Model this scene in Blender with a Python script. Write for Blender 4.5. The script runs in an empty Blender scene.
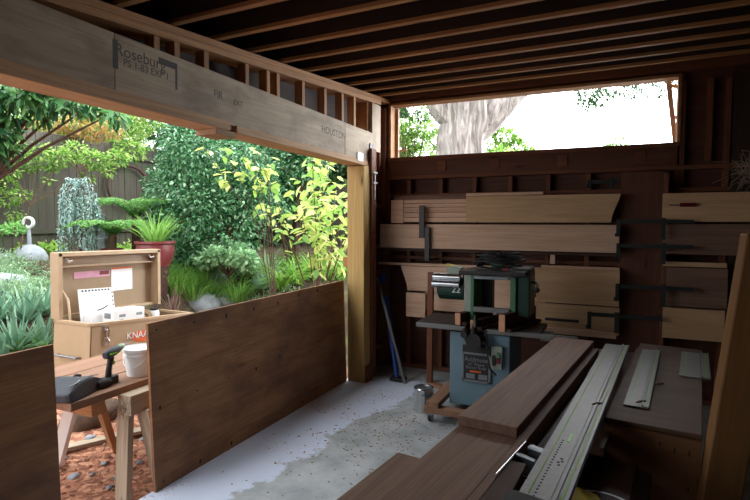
import bpy, bmesh, math, random
import numpy as np
from mathutils import Vector, Matrix, Euler, noise
random.seed(7); rng = np.random.default_rng(7)
scene = bpy.context.scene
C = scene.collection
PI = math.pi
R = math.radians

# ------------------------------------------------------------------ camera
F = 520.0; EYE = 1.6
YAW = math.atan(245 / F); PIT = math.atan(30 / F)
cam = bpy.data.cameras.new('camera'); cam.sensor_width = 36; cam.lens = 36 * F / 750
co = bpy.data.objects.new('camera', cam); C.objects.link(co)
co.location = (0, 0, EYE); co.rotation_euler = (PI / 2 - PIT, 0, YAW)
cam.clip_start = 0.05; scene.camera = co

def ray(u, v):
    x = (u - 375) / F; y = -(v - 250) / F
    d = (x, math.cos(PIT) + y * math.sin(PIT), -math.sin(PIT) + y * math.cos(PIT))
    c, s = math.cos(YAW), math.sin(YAW)
    return (d[0] * c - d[1] * s, d[0] * s + d[1] * c, d[2])
def onZ(u, v, z):
    d = ray(u, v); t = (z - EYE) / d[2]; return Vector((t * d[0], t * d[1], z))
def onX(u, v, x):
    d = ray(u, v); t = x / d[0]; return Vector((x, t * d[1], EYE + t * d[2]))
def onY(u, v, y):
    d = ray(u, v); t = y / d[1]; return Vector((t * d[0], y, EYE + t * d[2]))
def at(u, v, D):
    d = ray(u, v); return Vector((D * d[0], D * d[1], EYE + D * d[2]))   # D metres ahead

# ------------------------------------------------------------------ materials
def newmat(name):
    m = bpy.data.materials.new(name); m.use_nodes = True
    nt = m.node_tree; b = nt.nodes['Principled BSDF']
    return m, nt, b
def ramp(nt, fac, stops):
    r = nt.nodes.new('ShaderNodeValToRGB')
    el = r.color_ramp.elements
    el[0].position = stops[0][0]; el[0].color = (*stops[0][1], 1)
    el[1].position = stops[-1][0]; el[1].color = (*stops[-1][1], 1)
    for p, c in stops[1:-1]:
        e = el.new(p); e.color = (*c, 1)
    nt.links.new(fac, r.inputs[0]); return r
def coords(nt, scale=(1, 1, 1), rnd=True):
    tc = nt.nodes.new('ShaderNodeTexCoord')
    mp = nt.nodes.new('ShaderNodeMapping'); mp.inputs['Scale'].default_value = scale
    nt.links.new(tc.outputs['Object'], mp.inputs[0])
    if rnd:
        oi = nt.nodes.new('ShaderNodeObjectInfo')
        mu = nt.nodes.new('ShaderNodeVectorMath'); mu.operation = 'SCALE'
        mu.inputs[0].default_value = (3.1, 7.7, 5.3)
        m2 = nt.nodes.new('ShaderNodeMath'); m2.operation = 'MULTIPLY'; m2.inputs[1].default_value = 10
        nt.links.new(oi.outputs['Random'], m2.inputs[0]); nt.links.new(m2.outputs[0], mu.inputs['Scale'])
        nt.links.new(mu.outputs[0], mp.inputs['Location'])
    return mp.outputs[0]
def noisen(nt, vec, sc, det=5, rough=.6, dist=0):
    n = nt.nodes.new('ShaderNodeTexNoise'); n.inputs['Scale'].default_value = sc
    n.inputs['Detail'].default_value = det; n.inputs['Roughness'].default_value = rough
    n.inputs['Distortion'].default_value = dist
    nt.links.new(vec, n.inputs['Vector']); return n.outputs['Fac']
def mixc(nt, fac, a, b, mode='MIX'):
    m = nt.nodes.new('ShaderNodeMix'); m.data_type = 'RGBA'; m.blend_type = mode
    for s, v in ((m.inputs[0], fac), (m.inputs[6], a), (m.inputs[7], b)):
        if isinstance(v, (int, float)): s.default_value = v
        elif isinstance(v, tuple): s.default_value = (*v, 1)
        else: nt.links.new(v, s)
    return m.outputs[2]
def bump(nt, b, h, st=.2, dist=.01):
    bn = nt.nodes.new('ShaderNodeBump'); bn.inputs['Strength'].default_value = st
    bn.inputs['Distance'].default_value = dist
    nt.links.new(h, bn.inputs['Height']); nt.links.new(bn.outputs[0], b.inputs['Normal'])
def lin(c):
    return tuple((x / 12.92 if x <= .04045 else ((x + .055) / 1.055) ** 2.4) for x in (y / 255 for y in c))
def wood(name, dark, light, rough=.7, knots=True, stain=None, grain=1.0, var=.25):
    """grain runs along the local X axis"""
    m, nt, b = newmat(name)
    d, l = lin(dark), lin(light)
    v = coords(nt, (1.2, 22 * grain, 22 * grain))
    n1 = noisen(nt, v, 1.0, 6, .65, .6)
    v2 = coords(nt, (3, 160, 160))
    n2 = noisen(nt, v2, 1.0, 2, .5)
    mid = tuple((a + c) / 2 for a, c in zip(d, l))
    r = ramp(nt, n1, [(.3, d), (.5, mid), (.68, l)])
    out = mixc(nt, .35, r.outputs[0], ramp(nt, n2, [(.35, d), (.65, l)]).outputs[0])
    if knots:
        v3 = coords(nt, (1.5, 6, 6))
        vo = nt.nodes.new('ShaderNodeTexVoronoi'); vo.inputs['Scale'].default_value = 1.0
        nt.links.new(v3, vo.inputs['Vector'])
        k = ramp(nt, vo.outputs['Distance'], [(.03, (1, 1, 1)), (.11, (0, 0, 0))])
        out = mixc(nt, k.outputs[0], out, tuple(x * .35 for x in d))
    if stain:
        v4 = coords(nt, (1.3, 2.2, 2.2))
        s = ramp(nt, noisen(nt, v4, 1.6, 4, .6), [(.45, (0, 0, 0)), (.68, (1, 1, 1))])
        out = mixc(nt, s.outputs[0], out, lin(stain))
    oi = nt.nodes.new('ShaderNodeObjectInfo')
    vr = ramp(nt, oi.outputs['Random'], [(0, (1 - var,) * 3), (1, (1 + var * .4,) * 3)])
    out = mixc(nt, 1.0, out, vr.outputs[0], 'MULTIPLY')
    nt.links.new(out, b.inputs['Base Color']); b.inputs['Roughness'].default_value = rough
    bump(nt, b, n2, .15, .003)
    return m
def plain(name, c, rough=.5, metal=0, var=0.12, sc=9, bmp=0, emit=None):
    m, nt, b = newmat(name); c = lin(c)
    n = noisen(nt, coords(nt), sc, 4)
    r = ramp(nt, n, [(.3, tuple(x * (1 - var) for x in c)), (.7, tuple(min(1, x * (1 + var)) for x in c))])
    nt.links.new(r.outputs[0], b.inputs['Base Color'])
    b.inputs['Roughness'].default_value = rough; b.inputs['Metallic'].default_value = metal
    if bmp: bump(nt, b, n, bmp, .01)
    return m
def leafmat(name, cols, rough=.45, trans=.35):
    m, nt, b = newmat(name)
    g = nt.nodes.new('ShaderNodeNewGeometry')
    k = len(cols)
    r = ramp(nt, g.outputs['Random Per Island'], [(i / (k - 1), lin(c)) for i, c in enumerate(cols)])
    nt.links.new(r.outputs[0], b.inputs['Base Color']); b.inputs['Roughness'].default_value = rough
    t = nt.nodes.new('ShaderNodeBsdfTranslucent'); nt.links.new(r.outputs[0], t.inputs[0])
    mx = nt.nodes.new('ShaderNodeMixShader'); mx.inputs[0].default_value = trans
    nt.links.new(b.outputs[0], mx.inputs[1]); nt.links.new(t.outputs[0], mx.inputs[2])
    nt.links.new(mx.outputs[0], nt.nodes['Material Output'].inputs[0])
    return m

M = {}
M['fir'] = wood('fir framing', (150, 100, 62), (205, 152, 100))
M['firred'] = wood('red fir framing', (92, 50, 32), (140, 84, 54))
M['sheath'] = wood('red sheathing plywood', (74, 40, 27), (112, 66, 46), grain=.5)
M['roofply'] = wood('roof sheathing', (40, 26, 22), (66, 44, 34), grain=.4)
M['hdrply'] = wood('weathered header plywood', (166, 142, 116), (210, 188, 160), grain=.45, stain=(148, 128, 106), var=.08)
M['hdrplate'] = wood('header plate fir', (170, 128, 92), (214, 172, 132))
M['post'] = wood('yellow fir post', (176, 138, 78), (214, 178, 112), grain=.7, var=.05)
M['ply'] = wood('stained barrier plywood', (112, 72, 46), (184, 130, 86), stain=(112, 74, 50), grain=.35, var=.1)
M['cedar'] = wood('pale cedar board', (196, 152, 124), (234, 198, 168), knots=False, var=.15)
M['cedary'] = wood('yellow cedar board', (184, 144, 106), (218, 182, 140), knots=False, grain=.6, var=.1)
M['rough'] = wood('brown redwood', (104, 76, 62), (146, 112, 92), knots=False, var=.15)
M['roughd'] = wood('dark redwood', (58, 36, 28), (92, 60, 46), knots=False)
M['shopply'] = wood('shop plywood', (84, 60, 46), (116, 86, 66), knots=False, grain=.3)
M['boxply'] = wood('box plywood', (112, 76, 48), (146, 102, 66), grain=.4)
M['beamy'] = wood('orange beam', (110, 72, 36), (140, 96, 50), grain=.6, var=.05)
M['bench'] = wood('outdoor bench plank', (128, 92, 72), (172, 130, 102), grain=.7)
M['greywood'] = wood('weathered grey wood', (138, 122, 104), (192, 176, 152), grain=.8)
M['fence'] = wood('mossy fence', (46, 42, 36), (78, 70, 58), grain=.6, stain=(62, 66, 44))
M['endgrain'] = wood('pale offcut', (176, 122, 88), (208, 156, 116), knots=False)
M['white'] = plain('white plastic', (226, 228, 230), .4, var=.03)
M['paper'] = plain('paper', (236, 236, 236), .7, var=.02)
M['pink'] = plain('pink print', (206, 150, 170), .7)
M['orange'] = plain('orange print', (226, 100, 40), .6, var=.04)
M['black'] = plain('black plastic', (22, 24, 28), .6)
M['blacktx'] = plain('black fabric', (48, 53, 64), .5, sc=60, bmp=.3)
M['green'] = plain('lime accents', (120, 196, 50), .4)
M['tan'] = plain('tan chest enamel', (170, 144, 114), .45, var=.05)
M['tand'] = plain('tan lid liner', (150, 126, 98), .55, var=.05)
M['steel'] = plain('dull steel', (140, 145, 150), .38, .85)
M['chrome'] = plain('bright tin', (210, 212, 214), .22, 1)
M['iron'] = plain('dark cast iron', (52, 48, 48), .5, .3)
M['alu'] = plain('aluminium rail', (124, 123, 122), .45, .35, var=.08, sc=40)
M['bluegrey'] = plain('blue grey enamel', (112, 140, 154), .45, var=.06)
M['cgreen'] = plain('machine green', (70, 116, 84), .45)
M['dgreen'] = plain('dark green motor', (22, 58, 48), .4)
M['greypanel'] = plain('pale grey green panel', (150, 160, 148), .5)
M['clamp'] = plain('dark green clamp bar', (34, 42, 40), .7, .0)
M['redh'] = plain('red handle', (116, 28, 30), .45)
M['yellow'] = plain('yellow plastic', (222, 196, 30), .45)
M['blue'] = plain('blue enamel', (44, 84, 170), .4)
M['pot'] = plain('oxblood glaze', (122, 56, 60), .3, var=.25, sc=5)
M['stone'] = plain('blue grey stone', (146, 152, 158), .85, var=.3, sc=6, bmp=.5)
M['rust'] = plain('rusted iron', (70, 44, 36), .85)
M['bark'] = plain('brown bark', (88, 68, 54), .9, var=.4, sc=14, bmp=.6)
M['cloth'] = plain('grey drop cloth', (120, 110, 104), .9, var=.1, bmp=.3)
M['stampink'] = plain('faded stamp ink', (98, 92, 90), .8)
M['ink'] = plain('blue black ink', (52, 56, 66), .8)
M['glow'] = plain('lime stripe', (120, 160, 60), .5)

# tree bark outside the window: pale, fluted along the trunk
m, nt, b = newmat('pale furrowed bark')
n = noisen(nt, coords(nt, (7, 7, 1.1), False), 1.4, 7, .65, 1.2)
r = ramp(nt, n, [(.3, lin((96, 88, 84))), (.48, lin((150, 142, 138))), (.62, lin((196, 188, 184)))])
nt.links.new(r.outputs[0], b.inputs['Base Color']); b.inputs['Roughness'].default_value = .9
bump(nt, b, n, .8, .05); M['palebark'] = m
# dirt
m, nt, b = newmat('bark chips and dirt')
v = coords(nt, (1, 1, 1), False)
vo = nt.nodes.new('ShaderNodeTexVoronoi'); vo.inputs['Scale'].default_value = 30; nt.links.new(v, vo.inputs['Vector'])
r1 = ramp(nt, vo.outputs['Color'], [(0.2, lin((150, 98, 76))), (.5, lin((190, 130, 102))), (.8, lin((220, 166, 134)))])
n = noisen(nt, v, 2.2, 5, .6)
r2 = ramp(nt, n, [(.56, (0, 0, 0)), (.7, (1, 1, 1))])
out = mixc(nt, r2.outputs[0], r1.outputs[0], lin((104, 84, 66)))
sg = nt.nodes.new('ShaderNodeSeparateXYZ'); nt.links.new(v, sg.inputs[0])
def bed(sock, a0, a1):
    q = nt.nodes.new('ShaderNodeMapRange'); q.inputs[1].default_value = a0; q.inputs[2].default_value = a1; nt.links.new(sock, q.inputs[0]); return q.outputs[0]
mxm = nt.nodes.new('ShaderNodeMath'); mxm.operation = 'MAXIMUM'; nt.links.new(bed(sg.outputs[0], -4.7, -5.2), mxm.inputs[0]); nt.links.new(bed(sg.outputs[1], 4.6, 5.4), mxm.inputs[1])
soil = ramp(nt, noisen(nt, v, 9, 5, .7), [(.35, lin((58, 48, 38))), (.5, lin((84, 70, 52))), (.65, lin((88, 96, 56)))])
out = mixc(nt, mxm.outputs[0], out, soil.outputs[0])
nt.links.new(out, b.inputs['Base Color']); b.inputs['Roughness'].default_value = .95
n3 = noisen(nt, v, 30, 5, .7); bump(nt, b, n3, .9, .03); M['dirt'] = m
# concrete floor with a patch of pale bluish paint beside the opening
m, nt, b = newmat('concrete slab')
v = coords(nt, (1, 1, 1), False)
n = noisen(nt, v, 3.5, 8, .65)
base = ramp(nt, n, [(.3, lin((138, 146, 150))), (.5, lin((170, 177, 180))), (.7, lin((196, 202, 204)))])
sx = nt.nodes.new('ShaderNodeSeparateXYZ'); nt.links.new(v, sx.inputs[0])
nd = noisen(nt, v, 2.4, 6, .6)
def mth(op, a, bb):
    q = nt.nodes.new('ShaderNodeMath'); q.operation = op
    for i, s in enumerate((a, bb)):
        if isinstance(s, (int, float)): q.inputs[i].default_value = s
        else: nt.links.new(s, q.inputs[i])
    return q.outputs[0]
t = mth('ADD', sx.outputs[0], mth('MULTIPLY', sx.outputs[1], -.12))     # x - .12 y
t = mth('ADD', t, mth('MULTIPLY', mth('SUBTRACT', nd, .5), .9))
pm = ramp(nt, mth('ADD', t, 3.0), [(.72, (1, 1, 1)), (.76, (0, 0, 0))])
yl = ramp(nt, mth('MULTIPLY', sx.outputs[1], .2), [(.945, (1, 1, 1)), (.96, (0, 0, 0))])
pm2 = mth('MULTIPLY', pm.outputs[0], yl.outputs[0])
out = mixc(nt, pm2, base.outputs[0], lin((214, 226, 248)))
nf = noisen(nt, v, 46, 3, .6); ng = noisen(nt, v, 1.7, 3)
sp = mth('MULTIPLY', ramp(nt, nf, [(.56, (0, 0, 0)), (.64, (1, 1, 1))]).outputs[0], ramp(nt, ng, [(.5, (0, 0, 0)), (.62, (1, 1, 1))]).outputs[0])
out = mixc(nt, mth('MULTIPLY', sp, .8), out, lin((168, 112, 78)))
nt.links.new(out, b.inputs['Base Color']); b.inputs['Roughness'].default_value = .55
bump(nt, b, n, .15, .01); M['concrete'] = m

M['camellia'] = leafmat('camellia leaves', [(36, 84, 50), (64, 122, 76), (104, 156, 108), (166, 204, 164)], .3, .2)
M['rhodo'] = leafmat('broad evergreen leaves', [(26, 66, 40), (52, 104, 60), (90, 144, 78), (140, 184, 120)], .3, .3)
M['lightleaf'] = leafmat('light green leaves', [(70, 116, 44), (108, 154, 62), (150, 190, 92), (200, 216, 140)], .5, .6)
M['autumn'] = leafmat('autumn leaves', [(110, 120, 56), (176, 160, 84), (206, 150, 100), (150, 150, 90)], .5, .5)
M['yellowleaf'] = leafmat('yellow green leaves', [(120, 168, 84), (160, 198, 96), (206, 216, 124), (226, 222, 160)], .5, .5)
M['mound'] = leafmat('pale mound leaves', [(124, 168, 124), (156, 198, 150), (190, 220, 176)], .5, .3)
M['bluegreen'] = leafmat('blue conifer needles', [(140, 176, 170), (176, 208, 200), (206, 228, 220)], .6, .25)
M['grass'] = leafmat('grass blades', [(92, 148, 66), (136, 186, 90), (176, 212, 120)], .5, .55)
M['strap'] = leafmat('strap leaves', [(92, 150, 60), (136, 184, 80), (180, 206, 110)], .45, .4)
M['agave'] = leafmat('grey green sword leaves', [(84, 128, 104), (118, 160, 132), (150, 186, 158)], .45, .2)
M['silver'] = leafmat('silver grey leaves', [(104, 142, 100), (146, 180, 136), (184, 208, 170)], .6, .3)
M['fern'] = leafmat('fern fronds', [(84, 140, 66), (116, 174, 90), (152, 200, 116)], .5, .4)
M['flax'] = leafmat('bronze flax', [(100, 74, 72), (140, 108, 98), (170, 140, 124)], .5, .2)
M['darkleaf'] = leafmat('dark tree leaves', [(40, 70, 44), (66, 104, 62), (100, 138, 86)], .4, .25)
M['brightcover'] = leafmat('bright ground cover', [(110, 168, 60), (150, 200, 84), (196, 214, 110)], .5, .4)

# ------------------------------------------------------------------ helpers
def tag(o, label, cat, group=None, kind=None):
    o['label'] = label; o['category'] = cat
    if group: o['group'] = group
    if kind: o['kind'] = kind
    return o
def thing(name, label, cat, loc=(0, 0, 0), rotz=0, group=None, rot=None):
    o = bpy.data.objects.new(name, None); C.objects.link(o); o.empty_display_size = .1
    o.location = loc; o.rotation_euler = rot if rot else (0, 0, rotz)
    return tag(o, label, cat, group)
def B(): return bmesh.new()
def obj(name, bm, mat, parent=None, loc=None, rot=None, smooth=False, bev=0):
    bmesh.ops.recalc_face_normals(bm, faces=bm.faces)
    me = bpy.data.meshes.new(name); bm.to_mesh(me); bm.free()
    if smooth:
        for p in me.polygons: p.use_smooth = True
        me.set_sharp_from_angle(angle=R(40))
    me.materials.append(M[mat] if isinstance(mat, str) else mat)
    o = bpy.data.objects.new(name, me); C.objects.link(o)
    if parent: o.parent = parent
    if loc is not None: o.location = loc
    if rot is not None: o.rotation_euler = rot
    if bev:
        bv = o.modifiers.new('edge', 'BEVEL'); bv.width = bev; bv.segments = 2; bv.limit_method = 'ANGLE'; bv.harden_normals = False
    return o
def box(bm, c, s, rot=None):
    mt = Matrix.Translation(c) @ (rot.to_matrix().to_4x4() if rot else Matrix()) @ Matrix.Diagonal((*s, 1))
    bmesh.ops.create_cube(bm, size=1, matrix=mt)
def box2(bm, a, b):
    box(bm, [(x + y) / 2 for x, y in zip(a, b)], [abs(x - y) for x, y in zip(a, b)])
def cyl(bm, p0, p1, r0, r1=None, seg=16, caps=True):
    p0, p1 = Vector(p0), Vector(p1); d = p1 - p0
    q = d.to_track_quat('Z', 'Y').to_matrix().to_4x4()
    bmesh.ops.create_cone(bm, cap_ends=caps, segments=seg, radius1=r0, radius2=r0 if r1 is None else r1, depth=d.length,
                          matrix=Matrix.Translation((p0 + p1) / 2) @ q)
def tube(bm, pts, r, seg=8):
    pts = [Vector(p) for p in pts]; n = len(pts)
    rr = r if isinstance(r, (list, tuple)) else [r] * n
    rings = []
    ref = Vector((.31, .17, .93))
    for i, p in enumerate(pts):
        d = (pts[min(i + 1, n - 1)] - pts[max(i - 1, 0)]).normalized()
        a = d.cross(ref)
        if a.length < .05: a = d.cross(Vector((1, 0, 0)))
        a.normalize(); b_ = d.cross(a)
        rings.append([bm.verts.new(p + (a * math.cos(2 * PI * k / seg) + b_ * math.sin(2 * PI * k / seg)) * rr[i]) for k in range(seg)])
    for i in range(n - 1):
        for k in range(seg):
            bm.faces.new((rings[i][k], rings[i][(k + 1) % seg], rings[i + 1][(k + 1) % seg], rings[i + 1][k]))
    bm.faces.new(rings[0]); bm.faces.new(rings[-1])
def lathe(bm, prof, seg=32, c=(0, 0, 0)):
    rings = []
    for r_, z in prof:
        if r_ < 1e-5: rings.append([bm.verts.new((c[0], c[1], c[2] + z))])
        else: rings.append([bm.verts.new((c[0] + r_ * math.cos(2 * PI * k / seg), c[1] + r_ * math.sin(2 * PI * k / seg), c[2] + z)) for k in range(seg)])
    for a, b_ in zip(rings, rings[1:]):
        for k in range(seg):
            j = (k + 1) % seg
            if len(a) == 1 and len(b_) == 1: continue
            if len(a) == 1: bm.faces.new((a[0], b_[j], b_[k]))
            elif len(b_) == 1: bm.faces.new((a[k], a[j], b_[0]))
            else: bm.faces.new((a[k], a[j], b_[j], b_[k]))
def prism(bm, outline, y0, y1):
    """outline in local X-Z, extruded along Y"""
    a = [bm.verts.new((x, y0, z)) for x, z in outline]; b_ = [bm.verts.new((x, y1, z)) for x, z in outline]
    bm.faces.new(a); bm.faces.new(b_[::-1]); n = len(a)
    for i in range(n): bm.faces.new((a[i], a[(i + 1) % n], b_[(i + 1) % n], b_[i]))
def beam(name, p0, p1, w, t, mat, parent=None, up=(0, 0, 1), bev=.003, bend=0):
    """board from p0 to p1 along its own X, w across (Y), t thick (Z towards up); p0,p1 = centre line"""
    p0, p1 = Vector(p0), Vector(p1); x = (p1 - p0); L = x.length; x.normalize()
    y = Vector(up).cross(x).normalized(); z = x.cross(y)
    bm = B(); box(bm, (L / 2, 0, 0), (L, w, t))
    o = obj(name, bm, mat, parent, bev=bev)
    o.matrix_basis = Matrix.Translation(p0) @ Matrix((x, y, z)).transposed().to_4x4()
    return o
def text(name, s, size, mat, parent, mtx, ext=.0008, align='CENTER'):
    cu = bpy.data.curves.new(name, 'FONT'); cu.body = s; cu.size = size; cu.extrude = ext; cu.align_x = align; cu.align_y = 'CENTER'
    t_ = bpy.data.objects.new(name, cu); C.objects.link(t_)
    dg = bpy.context.evaluated_depsgraph_get(); dg.update()
    me = bpy.data.meshes.new_from_object(t_.evaluated_get(dg)); bpy.data.objects.remove(t_)
    me.materials.clear(); me.materials.append(M[mat])
    o = bpy.data.objects.new(name, me); C.objects.link(o); o.parent = parent; o.matrix_basis = mtx
    return o
def basis(x, y, loc):
    x = Vector(x).normalized(); y = Vector(y).normalized(); z = x.cross(y)
    return Matrix.Translation(loc) @ Matrix((x, y, z)).transposed().to_4x4()
def struct(o):
    o['kind'] = 'structure'; return o

# foliage ---------------------------------------------------------------
LEAF = (np.array([(0, 0, 0), (.3, .45, .05), (.7, .36, .03), (1, 0, -.1), (.7, -.36, .03), (.3, -.45, .05)]),
        np.array([(0, 3, 2, 1), (0, 5, 4, 3)]))
def leafmesh(name, pos, axis, L, W, mat, parent=None, jit=.5):
    """one mesh of folded leaves at pos pointing along axis"""
    pos = np.asarray(pos, float); n = len(pos)
    ax = np.asarray(axis, float) + rng.normal(0, jit, (n, 3)); ax /= np.linalg.norm(ax, axis=1)[:, None] + 1e-9
    rv = rng.normal(0, .45, (n, 3)) + np.array([0, 0, 1.0])
    sd = np.cross(rv, ax); sd /= np.linalg.norm(sd, axis=1)[:, None] + 1e-9
    nz = np.cross(ax, sd)
    s = rng.uniform(.65, 1.2, n)[:, None]
    T, Fc = LEAF; k = len(T)
    V = (pos[:, None, :] + ax[:, None, :] * (T[None, :, 0:1] * L * s[:, None]) + sd[:, None, :] * (T[None, :, 1:2] * W * s[:, None])
         + nz[:, None, :] * (T[None, :, 2:3] * L * s[:, None])).reshape(-1, 3)
    Fs = (Fc[None] + (np.arange(n) * k)[:, None, None]).reshape(-1, 4)
    me = bpy.data.meshes.new(name); me.vertices.add(len(V)); me.vertices.foreach_set('co', V.astype(np.float32).ravel())
    me.loops.add(Fs.size); me.loops.foreach_set('vertex_index', Fs.astype(np.int32).ravel())
    me.polygons.add(len(Fs)); me.polygons.foreach_set('loop_start', np.arange(0, Fs.size, 4, dtype=np.int32))
    me.update(calc_edges=True); me.validate()
    me.materials.append(M[mat]); o = bpy.data.objects.new(name, me); C.objects.link(o)
    if parent: o.parent = parent
    return o
def cluster_pts(blobs, n):
    """blobs: (centre, radii); points on lumpy shells, with outward directions"""
    w = np.array([b_[1][0] * b_[1][2] for b_ in blobs]) ** 1.0; w = w / w.sum()
    idx = rng.choice(len(blobs), n, p=w)
    d = rng.normal(0, 1, (n, 3)); d /= np.linalg.norm(d, axis=1)[:, None]
    r_ = rng.uniform(.55, 1.05, n)[:, None]
    c = np.array([tuple(b_[0]) for b_ in blobs])[idx]; q = np.array([b_[1] for b_ in blobs])[idx]
    return c + d * q * r_, d
def bush(name, label, cat, base, radii, h, n, L, W, mat, nb=14, group=None, stems=6, jit=.5, droop=.3, lump=.42, zlo=0.15):
    t_ = thing(name, label, cat, base, group=group)
    blobs = []
    for i in range(nb):
        a = random.uniform(0, 2 * PI); rr = math.sqrt(random.uniform(0, 1)) * .68
        z = h * (zlo + (1 - zlo - .2) * random.random() ** .8)
        k = lump * random.uniform(.75, 1.2)
        blobs.append(((rr * radii[0] * math.cos(a), rr * radii[1] * math.sin(a), z), (radii[0] * k, radii[1] * k, h * k * .55)))
    p, d = cluster_pts(blobs, n); d[:, 2] -= droop
    p[:, 2] = np.maximum(p[:, 2], .02)
    leafmesh('foliage', p, d, L, W, mat, t_, jit)
    bm = B()
    for i in range(stems):
        c, _ = random.choice(blobs)
        q = Vector(c); s0 = Vector((random.uniform(-.05, .05), random.uniform(-.05, .05), -.05))
        tube(bm, [s0, s0.lerp(q, .5) + Vector((random.uniform(-.06, .06), random.uniform(-.06, .06), h * .08)), q], [max(.012, h * .012), max(.008, h * .009), .005], 6)
    obj('stem', bm, 'bark', t_, smooth=True)
    return t_
def blades(bm, n, L, w, spread=.5, droop=.6, base=.05, seg=5, c=(0, 0, 0), stiff=False):
    for i in range(n):
        a = random.uniform(0, 2 * PI); ln = L * random.uniform(.6, 1.1)
        out = Vector((math.cos(a), math.sin(a), 0)); sd = Vector((-out.y, out.x, 0))
        th = random.uniform(.1, 1) * spread
        p = Vector(c) + out * random.uniform(0, base); prev = None
        for k in range(seg + 1):
            f = k / seg
            ww = w * (1 - f ** 2.2) * (.7 + .6 * min(1, f * 3)) / 1.3 + .0006
            l_ = bm.verts.new(p - sd * ww / 2); m_ = bm.verts.new(p - Vector((0, 0, ww * .25))); r_ = bm.verts.new(p + sd * ww / 2)
            if prev:
                bm.faces.new((prev[0], prev[1], m_, l_)); bm.faces.new((prev[1], prev[2], r_, m_))
            prev = (l_, m_, r_)
            ang = th + droop * f * (1.2 if not stiff else .25)
            p = p + (out * math.sin(ang) + Vector((0, 0, math.cos(ang)))) * ln / seg
def clump(name, label, cat, base, n, L, w, mat, spread=.6, droop=.9, bs=.06, group=None, stiff=False):
    bm = B(); blades(bm, n, L, w, spread, droop, bs, stiff=stiff)
    return tag(obj(name, bm, mat, loc=base), label, cat, group)

# ------------------------------------------------------------------ terrain
def sm(a): a = max(0, min(1, a)); return a * a * (3 - 2 * a)
def ground(x, y):
    t_ = max((-5.0 - x) / .9, (y - 5.4) / 1.2)
    t2 = max((-5.9 - x) / 3.2, (y - 6.6) / 4)
    g = -.14 + .18 * sm((-3.3 - x) / .8) + .62 * sm(t_) * sm((1.5 - x) / 2.5) + .42 * max(0, min(1.2, t2)) * sm((1.5 - x) / 2.5)
    return g + .035 * noise.noise(Vector((x * 2.1, y * 2.1, 0))) + .018 * noise.noise(Vector((x * 8, y * 8, 3)))
bm = B(); nx, ny = 150, 170; grid = []
for j in range(ny):
    row = []
    for i in range(nx):
        x = -16 + i * (13.55 / (nx - 1)); y = -4 + j * (24.0 / (ny - 1))
        row.append(bm.verts.new((x, y, ground(x, y))))
    grid.append(row)
for j in range(ny - 1):
    for i in range(nx - 1): bm.faces.new((grid[j][i], grid[j][i + 1], grid[j + 1][i + 1], grid[j + 1][i]))
# strip behind the window wall
g2 = [[bm.verts.new((-2.45 + i * .5, 5.46 + j * .7, -.15 if j == 0 else ground(-2.45 + i * .5, 5.46 + j * .7))) for i in range(27)] for j in range(20)]
for j in range(19):
    for i in range(26): bm.faces.new((g2[j][i], g2[j][i + 1], g2[j + 1][i + 1], g2[j + 1][i]))
o = obj('ground', bm, 'dirt', smooth=True); struct(o)

# ------------------------------------------------------------------ building shell
RX, RY = 2.7, -2.2            # right wall, rear wall
WY = 5.2                      # stud face of the window wall
LX = -2.42
def roofz(y): return 2.69 + .07 * (y - 2.38)
bm = B(); box2(bm, (-2.46, RY - .15, -.3), (RX + .15, 5.42, 0)); struct(obj('floor', bm, 'concrete'))
# roof sheathing above the joists
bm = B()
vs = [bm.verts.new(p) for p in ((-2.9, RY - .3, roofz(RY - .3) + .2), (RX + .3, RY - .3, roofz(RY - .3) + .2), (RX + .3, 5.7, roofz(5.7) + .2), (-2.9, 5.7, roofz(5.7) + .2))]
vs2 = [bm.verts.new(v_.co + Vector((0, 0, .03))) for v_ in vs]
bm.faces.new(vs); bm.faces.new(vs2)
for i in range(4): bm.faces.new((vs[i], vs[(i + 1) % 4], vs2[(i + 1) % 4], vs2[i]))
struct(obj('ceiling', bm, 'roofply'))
ordn = ['first', 'second', 'third', 'fourth', 'fifth', 'sixth', 'seventh', 'eighth', 'ninth', 'tenth', 'eleventh', 'twelfth', 'thirteenth', 'fourteenth', 'fifteenth', 'sixteenth', 'seventeenth', 'eighteenth', 'nineteenth']
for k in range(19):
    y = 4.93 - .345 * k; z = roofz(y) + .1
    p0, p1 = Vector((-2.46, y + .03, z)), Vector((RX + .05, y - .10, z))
    j = thing('roof_joist', 'roof joist, shade and lit bottom edge painted on, %s out from the window wall' % ordn[k], 'joist', (-2.46, y + .03, z - .095), group='roof joists')
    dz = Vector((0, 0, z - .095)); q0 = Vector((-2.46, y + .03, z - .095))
    beam('shade_tone_web', p0 - q0 + Vector((0, 0, .012)), p1 - q0 + Vector((0, 0, .012)), .034, .165, 'roofply', j, bev=0)  # joist sides in a darker wood, the shade of the bays put into colour
    beam('lit_tone_edge', p0 - q0 - Vector((0, 0, .082)), p1 - q0 - Vector((0, 0, .082)), .042, .024, 'fir', j)  # paler strip paints the light caught by the joist's underside
struct(beam('trim_1', (-2.475, RY, roofz(RY) + .09), (-2.475, 5.3, roofz(5.3) + .09), .02, .24, 'roofply'))
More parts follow.
